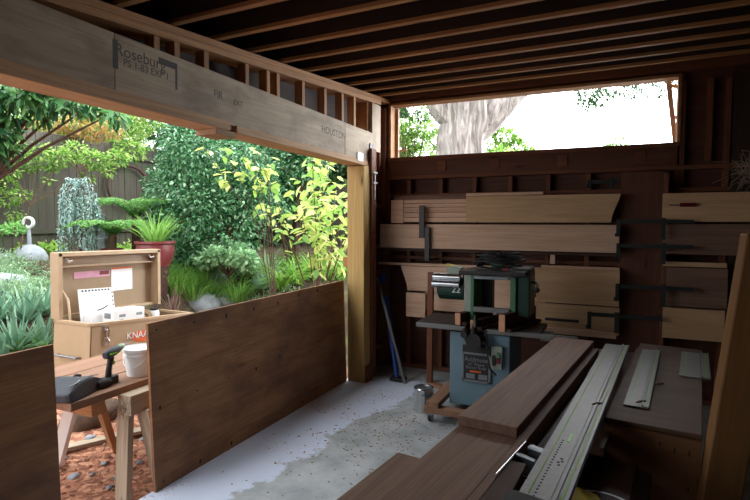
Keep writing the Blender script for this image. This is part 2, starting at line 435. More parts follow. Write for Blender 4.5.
# window wall: sheathing with a hole, studs on 16 inch centres
wx0, wx1, wz0, wz1 = -2.27, .44, 2.27, 2.84
wall = obj('wall_back', (lambda bm: (box2(bm, (-2.46, 5.29, 0), (wx0, 5.31, 3.1)), box2(bm, (wx1, 5.29, 0), (RX, 5.31, 3.1)),
        box2(bm, (wx0, 5.29, 0), (wx1, 5.31, wz0)), box2(bm, (wx0, 5.29, wz1), (wx1, 5.31, 3.1)), bm)[-1])(B()), 'sheath')
struct(wall)
bm = B(); box2(bm, (-2.46, 5.311, -.15), (wx0, 5.34, 3.1)); box2(bm, (wx1, 5.311, -.15), (RX + .1, 5.34, 3.1)); box2(bm, (wx0, 5.311, -.15), (wx1, 5.34, wz0)); box2(bm, (wx0, 5.311, wz1), (wx1, 5.34, 3.1))
obj('exterior_siding', bm, 'greywood', wall)
def vb(name, x, z0, z1, w=.04, y0=WY, y1=5.288, mat='firred', par=None):
    return beam(name, (x, (y0 + y1) / 2, z0), (x, (y0 + y1) / 2, z1), w, y1 - y0, mat, par, up=(0, -1, 0))
def hb(name, x0, x1, z, h, y0=WY, y1=5.288, mat='firred', par=None):
    return beam(name, (x0, (y0 + y1) / 2, z), (x1, (y0 + y1) / 2, z), y1 - y0, h, mat, par)
for x in [-2.05 + .355 * i for i in range(13)]:
    top = 2.03 if x < .47 else 2.78
    vb('stud', x, .045, top, par=wall)
vb('stud', wx0 - .02, .045, 2.84, par=wall); vb('stud', wx1 + .022, .045, 2.78, par=wall); vb('stud', wx1 + .22, 2.1, 2.78, par=wall)
hb('bottom_plate', -2.4, RX - .02, .022, .04, par=wall)
hb('header_plate', -2.4, RX, 2.93, .13, y0=5.16, par=wall)
hb('sill', wx0, wx1, wz0 - .02, .035, y0=5.17, y1=5.31, par=wall)
hb('sill_header', -2.26, wx1 - .01, 2.15, .18, y0=5.18, y1=5.2, mat='sheath', par=wall)
hb('blocking', -2.26, RX - .02, 2.05, .035, y0=5.17, par=wall)
hb('blocking', -2.26, RX - .02, 1.86, .035, y0=5.19, par=wall)
hb('blocking', -2.26, RX - .02, 1.2, .035, y0=5.205, par=wall)
for x in (-1.72, -1.18, -.55, .1):
    hb('scab', x, x + .09, 2.155, .1, y0=5.165, y1=5.18, par=wall)
beam('sheathing_panel', (1.0, 5.19, .1), (1.0, 5.19, 2.86), .36, .015, 'roofply', wall, up=(0, -1, 0))
# window opening in the wall
win = obj('window_1', (lambda bm: (box2(bm, (wx0 - .005, 5.18, wz0), (wx0 + .018, 5.33, wz1)), box2(bm, (wx1 - .018, 5.18, wz0), (wx1 + .005, 5.33, wz1)),
        box2(bm, (wx0, 5.18, wz1 - .02), (wx1, 5.33, wz1 + .005)), bm)[-1])(B()), 'fir'); struct(win)
beam('corner_stop', (wx0 + .035, 5.32, wz0 + .005), (wx0 + .035, 5.32, wz1 - .03), .035, .03, 'cedar', win, up=(0, -1, 0))
beam('corner_stop', (wx0 + .03, 5.36, 2.36), (wx0 + .13, 5.36, 2.372), .03, .02, 'fir', win)
br0 = onY(668, 84, 5.36); br1 = onY(676, 139, 5.36)
beam('brace', (br0.x, 5.36, wz1 + .02), (br1.x, 5.36, wz0 - .02), .04, .03, 'cedar', win, up=(0, -1, 0))
beam('brace', (br0.x, 5.39, 2.80), (wx1 + .05, 5.39, 2.77), .03, .03, 'fir', win, up=(0, -1, 0))
beam('brace', (br0.x + .04, 5.39, 2.51), (wx1 + .05, 5.39, 2.52), .03, .03, 'fir', win, up=(0, -1, 0))

# left wall beyond the post (corner), with studs
wl = obj('wall_left', (lambda bm: (box2(bm, (-2.46, 4.66, 0), (-2.44, 5.29, 2.9)), bm)[-1])(B()), 'sheath'); struct(wl)
for y, x1 in ((4.72, -2.30), (4.95, -2.34), (5.10, -2.34), (5.17, -2.3)):
    beam('stud', ((-2.44 + x1) / 2, y, .0), ((-2.44 + x1) / 2, y, 2.8), .04, x1 + 2.438, 'firred' if y != 4.72 else 'fir', wl, up=(1, 0, 0))
for z in (.25, 1.05, 1.32, 1.75):
    beam('blocking', (-2.37, 4.74, z), (-2.37, 5.10, z), .13, .04, 'firred', wl)
bm = B(); box2(bm, (-2.49, RY, 0), (-2.44, -.6, 2.14)); struct(obj('wall_left', bm, 'sheath'))
# right wall & rear wall (with a wide opening behind the photographer)
wr = obj('wall_right', (lambda bm: (box2(bm, (RX, RY, 0), (RX + .03, 5.3, 2.95)), bm)[-1])(B()), 'sheath'); struct(wr)
for k in range(18): beam('stud', (RX - .045, RY + .1 + k * .41, 0), (RX - .045, RY + .1 + k * .41, roofz(RY + .1 + k * .41)), .04, .09, 'firred', wr, up=(1, 0, 0))
bm = B(); box2(bm, (-2.46, RY - .03, 0), (RX, RY, 2.6))
struct(obj('wall_rear', bm, 'sheath'))

# ------------------------------------------------------------------ garage header on the left
tpw = thing('sloping_top_plate', 'sloping fir plate with short cripple studs above the long header beam', 'wall plate', (LX, 4.5, 2.13))
hd = thing('garage_header', 'long weathered plywood faced beam spanning the open left side', 'beam', (LX, 4.5, 2.13))
hd.rotation_euler = (-.0165, 0, 0)
def H(p): return (p[0] - LX, p[1] - 4.5, p[2] - 2.13)
y_e = 4.74
def hdb(name, p0, p1, w, t, mat, **k): return beam(name, H(p0), H(p1), w, t, mat, tpw if name in ('top_plate', 'cripple_stud', 'backing') else hd, **k)
for i, (a, b_) in enumerate(((-.58, 1.80), (1.803, 4.16), (4.163, y_e))):
    hdb('face_panel', (-2.268, a, 2.32), (-2.268, b_, 2.32), .30, .016, 'hdrply', up=(1, 0, 0))
hdb('core', (-2.345, -.58, 2.31), (-2.345, y_e - .02, 2.31), .135, .32, 'hdrplate')
hdb('bottom_plate', (-2.335, -.58, 2.16), (-2.335, 2.62, 2.16), .185, .06, 'hdrplate')
hdb('bottom_plate', (-2.335, 2.50, 2.112), (-2.335, 2.68, 2.112), .17, .035, 'hdrplate')
hdb('bottom_plate', (-2.342, 2.69, 2.155), (-2.342, 4.63, 2.155), .18, .05, 'hdrplate')
# sloping top plate (two plies) under the joists
def tp(y, o_): return (-2.335, y, roofz(y) - o_)
hdb('top_plate', tp(-1.6, .022), tp(5.2, .022), .14, .04, 'fir')
hdb('top_plate', tp(-1.6, .064), tp(4.95, .064), .15, .04, 'fir')
for ua, ub in ((156, 161), (176, 181), (205, 210), (246, 250), (267, 271), (277, 281), (302, 306), (324, 328), (341.5, 345), (353.5, 357)):
    y = onX((ua + ub) / 2, 80, -2.26).y
    top = roofz(y) - .086
    hdb('cripple_stud', (-2.30, y, 2.471 + .0165 * (4.5 - y)), (-2.30, y, top), .04, .07, 'fir', up=(1, 0, 0))
hdb('end_stud', (-2.335, 4.83, 2.3), (-2.335, 4.83, roofz(4.83) - .086), .20, .145, 'hdrply', up=(1, 0, 0))
hdb('backing', (-2.428, -1.6, 2.57), (-2.428, 5.2, 2.68), .30, .012, 'roofply', up=(1, 0, 0))
# grade stamps
def stamp(s, u, v, size, x=-2.2595):
    p = onX(u, v, x)
    text('stamp', s, size, 'stampink', hd, basis((0, 1, 0), (0, 0, 1), H((x, p.y, p.z))), .0004)
stamp('Roseburg', 141, 66, .082); stamp('PS 1-83 EXP 1', 147, 78, .05); stamp('HOUSTON', 334, 134, .085); stamp('FIR', 218, 100, .06); stamp('EXT', 238, 108, .05); pass
bm = B(); a = onX(158, 69, -2.26); b_ = onX(174, 76, -2.26)
box2(bm, H((-2.261, a.y, a.z - .01)), H((-2.2595, b_.y + .02, a.z + .025)))
a = onX(112, 58, -2.26)
box2(bm, H((-2.261, a.y, a.z - .09)), H((-2.2595, a.y + .03, a.z + .05)))
box2(bm, H((-2.261, b_.y + .005, b_.z - .11)), H((-2.2595, b_.y + .02, b_.z + .02)))
obj('stamp_block', bm, 'stampink', hd)
# white strap bracket and painted shade of the opening where the beam meets the post
bm = B(); p = onX(361, 157, -2.25); box2(bm, H((-2.258, p.y - .07, p.z - .04)), H((-2.249, p.y + .05, p.z + .04)))
obj('strap_bracket', bm, 'white', hd)
bm = B(); box2(bm, H((-2.258, 4.66, 2.19)), H((-2.25, 4.735, 2.36))); obj('opening_shade', bm, 'iron', hd)  # dark block stands in for the shade inside the opening
# post
ps = thing('corner_post', 'thick yellow fir post holding the far end of the header', 'post', (-2.33, 4.58, 0))
beam('timber', (0, 0, .0), (0, 0, 2.12), .16, .18, 'post', ps, up=(1, 0, 0))
bm = B(); box2(bm, (.088, .055, .02), (.112, .155, 2.30)); obj('side_stud', bm, 'firred', ps)
bm = B(); box2(bm, (.09, -.06, .0), (.115, .05, .16)); obj('base_block', bm, 'firred', ps)
bm = B(); box2(bm, (.113, .06, 2.06), (.13, .155, 2.075)); box2(bm, (.113, .06, 1.96), (.13, .155, 1.975)); box2(bm, (.113, .10, 1.8), (.125, .115, 2.06)); obj('hold_down', bm, 'white', ps)
beam('ledger_end', (-.17, .02, 1.18), (-.1, .02, 1.18), .09, .1, 'fir', ps)

# ------------------------------------------------------------------ plywood barriers
def sheet(label, y0, y1, x, ztop0, ztop1, lean):
    t_ = thing('plywood_sheet', label, 'plywood', (x, y0, 0), group='plywood sheets closing the opening')
    bm = B(); L = y1 - y0
    # local X along sheet length
    a = [bm.verts.new(p) for p in ((0, 0, 0), (L, 0, 0), (L, lean, ztop1), (0, lean, ztop0))]
    b_ = [bm.verts.new(v_.co + Vector((0, .018, 0))) for v_ in a]
    bm.faces.new(a); bm.faces.new(b_[::-1])
    for i in range(4): bm.faces.new((a[i], a[(i + 1) % 4], b_[(i + 1) % 4], b_[i]))
    obj('panel', bm, 'ply', t_, rot=(0, 0, PI / 2))
    bm = B()
    for k in range(int(L / .3)):
        for zz in (.05, .5, .95):
            yy = .06 + k * .3; f = zz / 1.0
            cyl(bm, (-lean * f - .0, yy, zz + random.uniform(-.03, .03)), (-lean * f + .003, yy, zz), .006, seg=8)
    obj('nail_heads', bm, 'iron', t_)
    return t_
sheet('stained plywood sheet running from post to painted floor edge', 2.135, 4.497, -2.43, 1.0, 1.005, .03)
sheet('darker plywood sheet beside the sawhorse bench, nearest the camera', -.6, 1.555, -2.40, 1.01, 1.01, .02)
# ------------------------------------------------------------------ chest
ch = thing('jobsite_chest', 'tan steel tool chest with its lid open, in the garden', 'tool chest', (-4.13, 2.94, .055), rot=(R(-4.4), 0, 0))
CL, CW, CH = 1.19, .5, .645      # along Y, back along -X, height
bm = B()
box2(bm, (-CW, 0, 0.05), (-CW + .012, CL, CH)); box2(bm, (-.012, 0, .30), (0, CL, CH)); box2(bm, (-.05, 0, .05), (-.038, CL, .31))
box2(bm, (-.05, 0, .295), (0, CL, .307))
for y in (0, CL - .012):
    box2(bm, (-CW, y, .30), (0, y + .012, CH)); box2(bm, (-CW, y, .05), (-.04, y + .012, .31))
box2(bm, (-CW, 0, .05), (-.04, CL, .065))
obj('body', bm, 'tan', ch, bev=.004)
bm = B()
for x0, x1, y0, y1 in ((-.03, .006, -.006, CL + .006), (-CW - .006, -CW + .03, -.006, CL + .006), (-CW, 0, -.006, .03), (-CW, 0, CL - .03, CL + .006)):
    box2(bm, (x0, y0, CH - .025), (x1, y1, CH + .004))
obj('rim', bm, 'tan', ch, bev=.003)
bm = B(); box2(bm, (-CW + .05, .05, .0), (-.1, .15, .05)); box2(bm, (-CW + .05, CL - .15, .0), (-.1, CL - .05, .05)); obj('skid', bm, 'tand', ch)
bm = B(); tube(bm, [(-.40, 0, .34), (-.40, -.04, .34), (-.12, -.04, .34), (-.12, 0, .34)], .01); obj('handle', bm, 'steel', ch, smooth=True)
lidT = .62
ld = B(); x0 = -CW + .06
box2(ld, (x0 - .1, 0, CH + .01), (x0 - .088, CL, CH + lidT))
lid = obj('lid', ld, 'tand', ch); piv = Vector((-CW, 0, CH)); lid.matrix_basis = Matrix.Translation(piv) @ Matrix.Rotation(R(3.2), 4, 'X') @ Matrix.Diagonal((1, .955, .975, 1)) @ Matrix.Translation(-piv)
bm = B()
box2(bm, (x0 - .1, -.004, CH + .005), (x0 + .02, .035, CH + lidT)); box2(bm, (x0 - .1, CL - .035, CH + .005), (x0 + .02, CL + .004, CH + lidT))
box2(bm, (x0 - .1, 0, CH + lidT - .035), (x0 + .02, CL, CH + lidT + .004)); box2(bm, (x0 - .1, 0, CH + .005), (x0 - .03, CL, CH + .03))
obj('lid_frame', bm, 'tan', lid, bev=.003)
bm = B(); box2(bm, (x0 - .088, .036, CH + lidT - .14), (x0 - .03, CL - .036, CH + lidT - .125)); box2(bm, (x0 - .088, .036, CH + lidT - .14), (x0 - .075, CL - .036, CH + lidT - .05)); obj('lid_stiffener', bm, 'tan', lid)
for y in (.12, CL - .1):
    bm = B(); tube(bm, [(x0 - .03, y - .02, CH + lidT - .05), (x0 - .01, y, CH + lidT - .085), (x0 + .0, y + .03, CH + lidT - .075)], .009); obj('catch', bm, 'white', lid, smooth=True)
bm = B(); tube(bm, [(x0 - .05, .05, CH + .27), (x0 + .05, .05, CH + .18), (x0 + .1, .05, CH - .04)], .011, 6); obj('lid_stay', bm, 'tan', ch, smooth=True)
bm = B(); box2(bm, (x0 - .087, .22, CH + .36), (x0 - .083, .62, CH + .425)); o = obj('warning_label', bm, 'pink', lid)
bm = B(); box2(bm, (x0 - .082, .50, CH + .38), (x0 - .0815, .61, CH + .42)); obj('label_print', bm, 'redh', lid)
bm = B(); box2(bm, (x0 - .087, .64, CH + .20), (x0 - .083, .90, CH + .44)); o = obj('instruction_sheet', bm, 'paper', lid); o['label'] = 'white sheet with an orange heading'
bm = B(); box2(bm, (x0 - .082, .64, CH + .425), (x0 - .0815, .90, CH + .44)); obj('heading', bm, 'orange', lid)
bm = B(); box2(bm, (0, .12, CH - .07), (.012, .17, CH - .03)); box2(bm, (.012, .135, CH - .13), (.03, .165, CH - .06)); box2(bm, (.0, .12, CH - .2), (.012, .18, CH - .14)); tube(bm, [(.015, .15, CH - .13), (.03, .165, CH - .17), (.015, .15, CH - .2)], .006)
obj('padlock_hasp', bm, 'chrome', ch, bev=.002)
bm = B()
for a in range(1):
    prism(bm, [(.41 + .30 * i, z) for i, z in ((0, .52), (.2, .545), (.5, .55), (.8, .545), (1.0, .52), (.97, .49), (.8, .455), (.5, .445), (.2, .455), (.02, .49))], 0, .002)
lg = obj('logo_patch', bm, 'orange', ch, loc=(.003, 0, -.02), rot=(0, 0, PI / 2)); lg['label'] = 'orange maker badge'
text('lettering', 'KNAACK', .088, 'paper', ch, basis((0, 1, 0), (0, 0, 1), (.0060, .545, .492)), .0015)
text('lettering_shadow', 'KNAACK', .090, 'black', ch, basis((0, 1, 0), (0, 0, 1), (.0052, .551, .487)), .0006)
# contents of the chest
def inchest(p): return ch.matrix_basis @ Vector(p)
tb = thing('toolbox_manual_box', 'upright open white carton leaning in the chest', 'carton', inchest((-.34, .16, .56)), rot=(R(-3), R(-10), 0))
bm = B(); box2(bm, (-.012, 0, 0), (.0, .36, .36)); obj('flap', bm, 'paper', tb)
bm = B(); box2(bm, (.0, .03, 0), (.10, .35, .12)); obj('tray', bm, 'paper', tb, bev=.003)
bm = B()
for k in range(9): box2(bm, (.001, .03 + k * .034, .335), (.003, .05 + k * .034, .352))
for k in range(7): box2(bm, (.001, .34, .06 + k * .04), (.003, .352, .08 + k * .04))
obj('print', bm, 'ink', tb)
bm = B(); tube(bm, [(.006, .17, .15), (.012, .22, .16), (.01, .28, .185)], .006); obj('pen', bm, 'ink', tb)
bx = thing('white_carton', 'small white carton resting on the chest rim', 'carton', inchest((-.2, .30, .60)), rot=(R(-3), 0, R(3)))
bm = B(); box2(bm, (-.05, 0, 0), (.10, .36, .13)); obj('carton', bm, 'paper', bx, bev=.004)
bm = B(); box2(bm, (.1, .06, .02), (.1015, .11, .04)); box2(bm, (.1, .06, .06), (.1015, .13, .085)); box2(bm, (.1, .26, .06), (.1015, .33, .085)); box2(bm, (-.02, -.0015, .05), (.06, 0, .1)); obj('print', bm, 'steel', bx)
t_ = thing('tape_roll', 'tan tape roll lying inside the chest', 'tape', inchest((-.3, .8, .60)), rot=(R(80), 0, R(70)))
bm = B(); lathe(bm, [(.05, -.03), (.09, -.03), (.09, .03), (.05, .03), (.05, -.03)], 28); obj('roll', bm, 'tand', t_, smooth=True)
t_ = thing('plastic_jar', 'white plastic jar beside the tape roll', 'jar', inchest((-.32, .97, .55)))
bm = B(); lathe(bm, [(0, 0), (.05, 0), (.05, .1), (.035, .12), (0, .12)], 20); obj('jar', bm, 'white', t_, smooth=True)
bm = B(); lathe(bm, [(.04, .12), (.04, .14), (0, .14)], 20); obj('lid', bm, 'iron', t_, smooth=True)
t_ = thing('instruction_booklet', 'dark printed booklet lying in the chest behind the cartons', 'booklet', inchest((-.45, .65, .52)), rotz=.3)
bm = B(); box2(bm, (-.1, -.14, 0), (.1, .14, .05)); obj('booklet', bm, 'blacktx', t_)

# ------------------------------------------------------------------ bench on sawhorses
BZ = .58
for i, (xa, lab, y0) in enumerate(((-2.80, 'brown bench plank carrying the drill and bucket, nearest the plywood', 1.70), (-3.07, 'brown bench plank in the middle of the outdoor bench', 1.62), (-3.335, 'brown bench plank nearest the tan chest', 1.66))):
    p = beam('bench_plank', (xa, y0 if i else 1.80, BZ), (xa, 4.0, BZ), .255, .045, 'bench', bev=.004)
    tag(p, lab, 'plank', 'planks of the outdoor bench')
def sawhorse(label, y, x0, x1, z, mats, legw=.09, gz=-.14, splay=.22):
    t_ = thing('sawhorse', label, 'sawhorse', ((x0 + x1) / 2, y, gz), group='sawhorses under the outdoor bench')
    h = z - gz; w2 = (x1 - x0) / 2
    beam('crossbar', (-w2, 0, h - .045), (w2, 0, h - .045), .09, .09, mats[0], t_)
    for sx_ in (-1, 1):
        for k, sy in enumerate((-1, 1)):
            gzz = ground((x0 + x1) / 2 + sx_ * w2, y + sy * splay) - gz
            beam('leg', (sx_ * (w2 - .08), sy * .045, h - .02), (sx_ * (w2 + .02), sy * splay, gzz), .04, legw, mats[1 + k], t_, up=(0, 1, 0))
    beam('stretcher', (-w2 + .02, -.11, h * .45), (w2 - .02, -.11, h * .45), .02, .08, mats[0], t_)
    return t_
t_ = thing('sawhorse', 'sawhorse with one pale painted leg under near end of outdoor bench', 'sawhorse', (-3.0, 2.0, -.14), group='sawhorses under the outdoor bench')
beam('crossbar', (-.38, 0, .65), (.28, 0, .65), .09, .09, 'fir', t_)
o = beam('leg', (.10, -.03, .69), (-.53, .26, .03), .10, .03, 'white', t_, up=(0, 1, 0)); o['label'] = 'white painted leg'
beam('leg', (.20, .05, .69), (-.36, .58, .06), .10, .04, 'fir', t_, up=(0, 1, 0))
beam('leg', (-.34, -.04, .63), (-.5, -.3, .04), .09, .04, 'fir', t_, up=(0, 1, 0))
sawhorse('sawhorse under the chest end of the outdoor bench', 3.6, -3.42, -2.78, BZ - .024, ('fir', 'fir', 'fir'))
t_ = thing('sawhorse', 'weathered grey sawhorse with frayed top against the plywood', 'sawhorse', (-2.6, 2.4, -.14), group='sawhorses beside the opening')
beam('crossbar', (-.03, -.30, .645), (-.03, .45, .645), .11, .12, 'greywood', t_)
for a, b_ in (((-.07, -.26, .6), (-.09, -.28, .0)), ((.02, -.2, .6), (.06, -.1, .0)), ((-.08, .36, .6), (-.2, .4, 0)), ((.02, .36, .6), (.06, .4, 0))):
    beam('leg', a, b_, .10, .04, 'greywood', t_, up=(0, -1, 0))
bm = B()
for k in range(60):
    a = Vector((random.uniform(-.09, .03), random.choice((-.305, random.uniform(-.3, .4))), random.uniform(.58, .70)))
    tube(bm, [a, a + Vector((random.uniform(-.02, .03), random.uniform(-.03, .01), random.uniform(-.04, .01)))], .002, 4)
obj('frayed_fibres', bm, 'greywood', t_)
s_ = beam('scrap_board', (-3.72, 1.95, ground(-3.72, 1.95) + .02), (-3.35, 3.2, ground(-3.35, 3.2) + .03), .09, .03, 'greywood'); tag(s_, 'grey scrap board lying flat on the dirt under the bench', 'board')
# bucket
p = onZ(139, 379, BZ + .023); t_ = thing('plastic_bucket', 'white plastic bucket with lid on the outdoor bench', 'bucket', (-2.80, 2.36, BZ + .023))
t_.scale = (.82, .82, .68)
bm = B(); lathe(bm, [(0, 0), (.095, 0), (.112, .19), (.12, .19), (.12, .205), (.113, .205), (.114, .24), (.117, .245), (0, .245)], 40); obj('tub', bm, 'white', t_, smooth=True)
bm = B(); lathe(bm, [(.119, .235), (.124, .236), (.124, .258), (.105, .262), (.1, .252), (0, .252)], 40); obj('lid', bm, 'white', t_, smooth=True)
bm = B(); tube(bm, [(.118 * math.cos(a), .118 * math.sin(a), .2 - .11 * math.sin(q)) for a, q in ((R(-150 + 12 * k), PI * k / 12) for k in range(13))], .003, 6); obj('handle', bm, 'white', t_, smooth=True)
# drill
dp = onZ(106, 388, BZ + .023)
t_ = thing('cordless_drill', 'black cordless drill with lime green trim standing on bench', 'drill', (-2.80, 2.13, BZ + .023), rotz=R(98))
t_.scale = (.76, .76, .8)
bm = B(); tube(bm, [(0, 0, .05), (.005, 0, .10), (.02, 0, .16), (.035, 0, .20)], [.026, .023, .022, .026], 14); obj('grip', bm, 'black', t_, smooth=True)
bm = B(); box2(bm, (-.05, -.04, 0), (.07, .04, .055)); obj('battery', bm, 'black', t_, bev=.008)
bm = B(); tube(bm, [(-.03, 0, .22), (.0, 0, .225), (.05, 0, .235), (.10, 0, .245), (.13, 0, .25)], [.026, .036, .037, .033, .02], 16); obj('motor_housing', bm, 'blacktx', t_, smooth=True)
bm = B(); tube(bm, [(.115, 0, .248), (.15, 0, .256), (.175, 0, .26)], [.026, .024, .012], 14); tube(bm, [(.175, 0, .26), (.23, 0, .27)], .004, 8); obj('chuck', bm, 'steel', t_, smooth=True)
bm = B(); box2(bm, (-.01, -.0385, .225), (.06, .0385, .237)); box2(bm, (.03, -.02, .14), (.05, .02, .17)); box2(bm, (.071, -.02, .02), (.073, .02, .035)); tube(bm, [(.128, 0, .251), (.138, 0, .253)], .027, 14); obj('green_trim', bm, 'green', t_)
# tool bag lying next to it
t_ = thing('tool_bag', 'black zipped tool pouch lying on the near end of bench', 'bag', (-2.83, 1.90, BZ + .023), rotz=R(20))
t_.scale = (1, 1, .8)
bm = B(); bmesh.ops.create_cube(bm, size=1, matrix=Matrix.Translation((0, 0, .055)) @ Matrix.Diagonal((.24, .30, .11, 1)))
bmesh.ops.subdivide_edges(bm, edges=bm.edges, cuts=5, use_grid_fill=True)
for v_ in bm.verts:
    q = v_.co; q.z += .02 * noise.noise(q * 12); f = 1 - abs(q.y) / .15; q.z *= .55 + .55 * min(1, f * 1.6) if q.z > .02 else 1; q.x *= 1 - .15 * (q.z / .11)
o = obj('pouch', bm, 'blacktx', t_, smooth=True); ss = o.modifiers.new('s', 'SUBSURF'); ss.levels = ss.render_levels = 1
bm = B(); tube(bm, [(.085 + .01 * math.sin(k), -.12 + k * .03, .106 + .012 * math.sin(k * .4)) for k in range(9)], .004, 6); obj('zip', bm, 'steel', t_, smooth=True)
bm = B(); tube(bm, [(.0, .02, .1), (.0, .06, .118), (0, .1, .1)], .009, 6); obj('strap', bm, 'black', t_, smooth=True)
bm = B(); tube(bm, [(.1, .1, .03), (.13, .16, .03), (.08, .2, .03)], [.035, .032, .02], 10); obj('side_pocket', bm, 'black', t_, smooth=True)

# ------------------------------------------------------------------ stones and clods
def rock(name, label, cat, loc, s, mat='stone', seed=0, group=None):
    bm = B(); bmesh.ops.create_icosphere(bm, subdivisions=3, radius=1)
    for v_ in bm.verts:
        k = 1 + .22 * noise.noise(v_.co * 1.3 + Vector((seed * 3.1, 0, seed))) + .07 * noise.noise(v_.co * 4 + Vector((seed, seed, 0)))
        v_.co = Vector((v_.co.x * s[0] * k, v_.co.y * s[1] * k, v_.co.z * s[2] * k))
    return tag(obj(name, bm, mat, loc=loc, smooth=True), label, cat, group)
def G(u, v, D0=7, it=60):
    """where the view ray meets the terrain"""
    D = 2.8
    while D < 16:
        p = at(u, v, D)
        if p.x < -2.6 and p.z <= ground(p.x, p.y): return Vector((p.x, p.y, ground(p.x, p.y)))
        D += .03
    return at(u, v, D0)
for i, (u, v, s, lab) in enumerate(((206, 309, .24, 'blue-grey garden boulder just above the plywood edge'), (228, 303, .2, 'rounded grey boulder right of the blue-grey one by the plywood'),
        (214, 290, .26, 'broad pale rock behind the two boulders above the plywood'), (5, 262, .12, 'grey boulder at far left of the bed'), (22, 250, .11, 'pale grey boulder in front of the ring sculpture'),
        (40, 258, .10, 'small pale rock left of the weeping conifer'), (8, 290, .2, 'large dark grey rock among the sword leaved plants'), (120, 253, .1, 'small rock under the tree fern'),
        (270, 304, .10, 'small rock showing over the plywood below the blue tuft'))):
    p = G(u, v); rock('garden_boulder', lab, 'rock', p + Vector((0, 0, s * .3)), (s, s * 1.1, s * .7), 'stone', i)
for i, (u, v, s) in enumerate(((98, 425, .045), (62, 462, .04), (104, 466, .03), (90, 440, .05), (118, 418, .03), (74, 480, .05), (118, 480, .035), (145, 440, .05), (92, 475, .025), (110, 490, .03), (140, 465, .035))):
    p = G(u, v); rock('loose_stone', 'small grey stone loose in the red dirt under the bench', 'stone', p + Vector((0, 0, s * .1)), (s * .7, s * .85, s * .45), 'stone', i + 20, 'loose stones in the dirt')
p = G(80, 425); rock('dirt_mound', 'heap of dug brown earth below the outdoor bench', 'dirt', p + Vector((0, .1, .02)), (.16, .26, .14), 'bark', 31)
bm = B()
for k in range(900):
    x = random.uniform(-4.6, -2.6); y = random.uniform(1.5, 3.6); z = ground(x, y) + .008
    box(bm, (x, y, z), (random.uniform(.01, .045), random.uniform(.006, .016), .005), Euler((random.uniform(-.5, .5), random.uniform(-.5, .5), random.uniform(0, 6))))
tag(obj('bark_chips', bm, 'bench'), 'scattered reddish bark chips over the dirt', 'bark chips', kind='stuff')

# ------------------------------------------------------------------ fences
def fence(label, a, b_, h, gap):
    a, b_ = Vector(a), Vector(b_); d = b_ - a; L = d.length; ang = math.atan2(d.y, d.x)
    t_ = thing('board_fence', label, 'fence', a, ang)
    bm = B(); n = int(L / (.14 + gap))
    for k in range(n):
        x = k * (.14 + gap) + .07
        # boards are laid with their length on local X of the mesh, so turn the mesh upright
        box(bm, (h / 2 + random.uniform(-.02, .02), x, random.uniform(-.004, .004)), (h, .135, .02))
    obj('boards', bm, 'fence', t_, loc=(0, 0, -.1), rot=Matrix(((0, 1, 0), (0, 0, 1), (1, 0, 0))).to_euler())
    for z in (.35, h - .35):
        beam('rail', (0, -.04, z), (L, -.04, z), .04, .09, 'fence', t_)
    for k in range(int(L / 2.4) + 1):
        beam('fence_post', (k * 2.4 + .05, .07, -.2), (k * 2.4 + .05, .07, h + .05), .09, .09, 'fence', t_, up=(0, 1, 0))
fence('dark weathered board fence along the far left of garden', (-9.0, 2.0, ground(-9, 6)), (-9.0, 10.0, ground(-9, 8) + .0), 2.15, .004)
fence('gappy board fence closing the back of the garden', (-9.0, 10.0, .95), (-1.8, 10.0, .85), 1.55, .035)
# sculpture, hoop, statue
def sizeat(px, D): return px * D / F
p = G(29, 236); D = 7.4
p = at(29, 236, 8.2); p.z = ground(p.x, p.y)
t_ = thing('ring_sculpture', 'pale stone ring on a post standing on a domed rock', 'sculpture', (p.x, p.y, p.z - .02), YAW)
bm = B(); bmesh.ops.create_uvsphere(bm, u_segments=24, v_segments=12, radius=1, matrix=Matrix.Diagonal((.27, .2, .24, 1))); obj('domed_rock', bm, 'stone', t_, smooth=True)
bm = B(); cyl(bm, (0, 0, .2), (0, 0, .50), .035, .026); cyl(bm, (0, 0, .2), (0, 0, .25), .05, .04); obj('post', bm, 'stone', t_, smooth=True)
bm = B(); rg = [[bm.verts.new(((.075 + .024 * math.cos(q)) * math.cos(a), .03 * math.sin(q), .585 + (.075 + .024 * math.cos(q)) * math.sin(a))) for q in [2 * PI * j / 10 for j in range(10)]] for a in [2 * PI * k / 28 for k in range(28)]]
for k in range(28):
    for j in range(10): bm.faces.new((rg[k][j], rg[k][(j + 1) % 10], rg[(k + 1) % 28][(j + 1) % 10], rg[(k + 1) % 28][j]))
obj('ring', bm, 'white', t_, smooth=True)
t_ = thing('metal_hoop', 'large rusty metal hoop hanging on the dark fence', 'hoop', (-8.93, 0, 0)); pp = onX(129, 187, -8.9)
t_.location = (-8.9, pp.y, pp.z)
bm = B(); tube(bm, [(0, .48 * math.cos(a), .42 * math.sin(a)) for a in [2 * PI * k / 40 for k in range(41)]], .026, 8); obj('hoop', bm, 'rust', t_, smooth=True)
p = at(98, 236, 7.9); t_ = thing('seated_statue', 'small grey stone seated statue beside weeping conifer', 'statue', (p.x, p.y, ground(p.x, p.y)), YAW)
t_.location.z = p.z - .02
bm = B(); lathe(bm, [(0, 0), (.15, 0), (.15, .1), (.12, .12), (.13, .16), (.12, .2), (.07, .23), (.075, .3), (.085, .34), (.05, .38), (.025, .39), (.04, .43), (.042, .46), (.03, .49), (.015, .51), (.008, .56), (0, .57)], 20)
tube(bm, [(-.08, 0, .34), (-.12, -.04, .27), (-.03, -.1, .23)], [.03, .025, .02], 8); tube(bm, [(.08, 0, .34), (.12, -.04, .27), (.03, -.1, .23)], [.03, .025, .02], 8)
obj('figure', bm, 'stone', t_, smooth=True)
bm = B(); box2(bm, (-.2, -.18, -.35), (.2, .18, 0)); obj('plinth', bm, 'stone', t_, bev=.02)
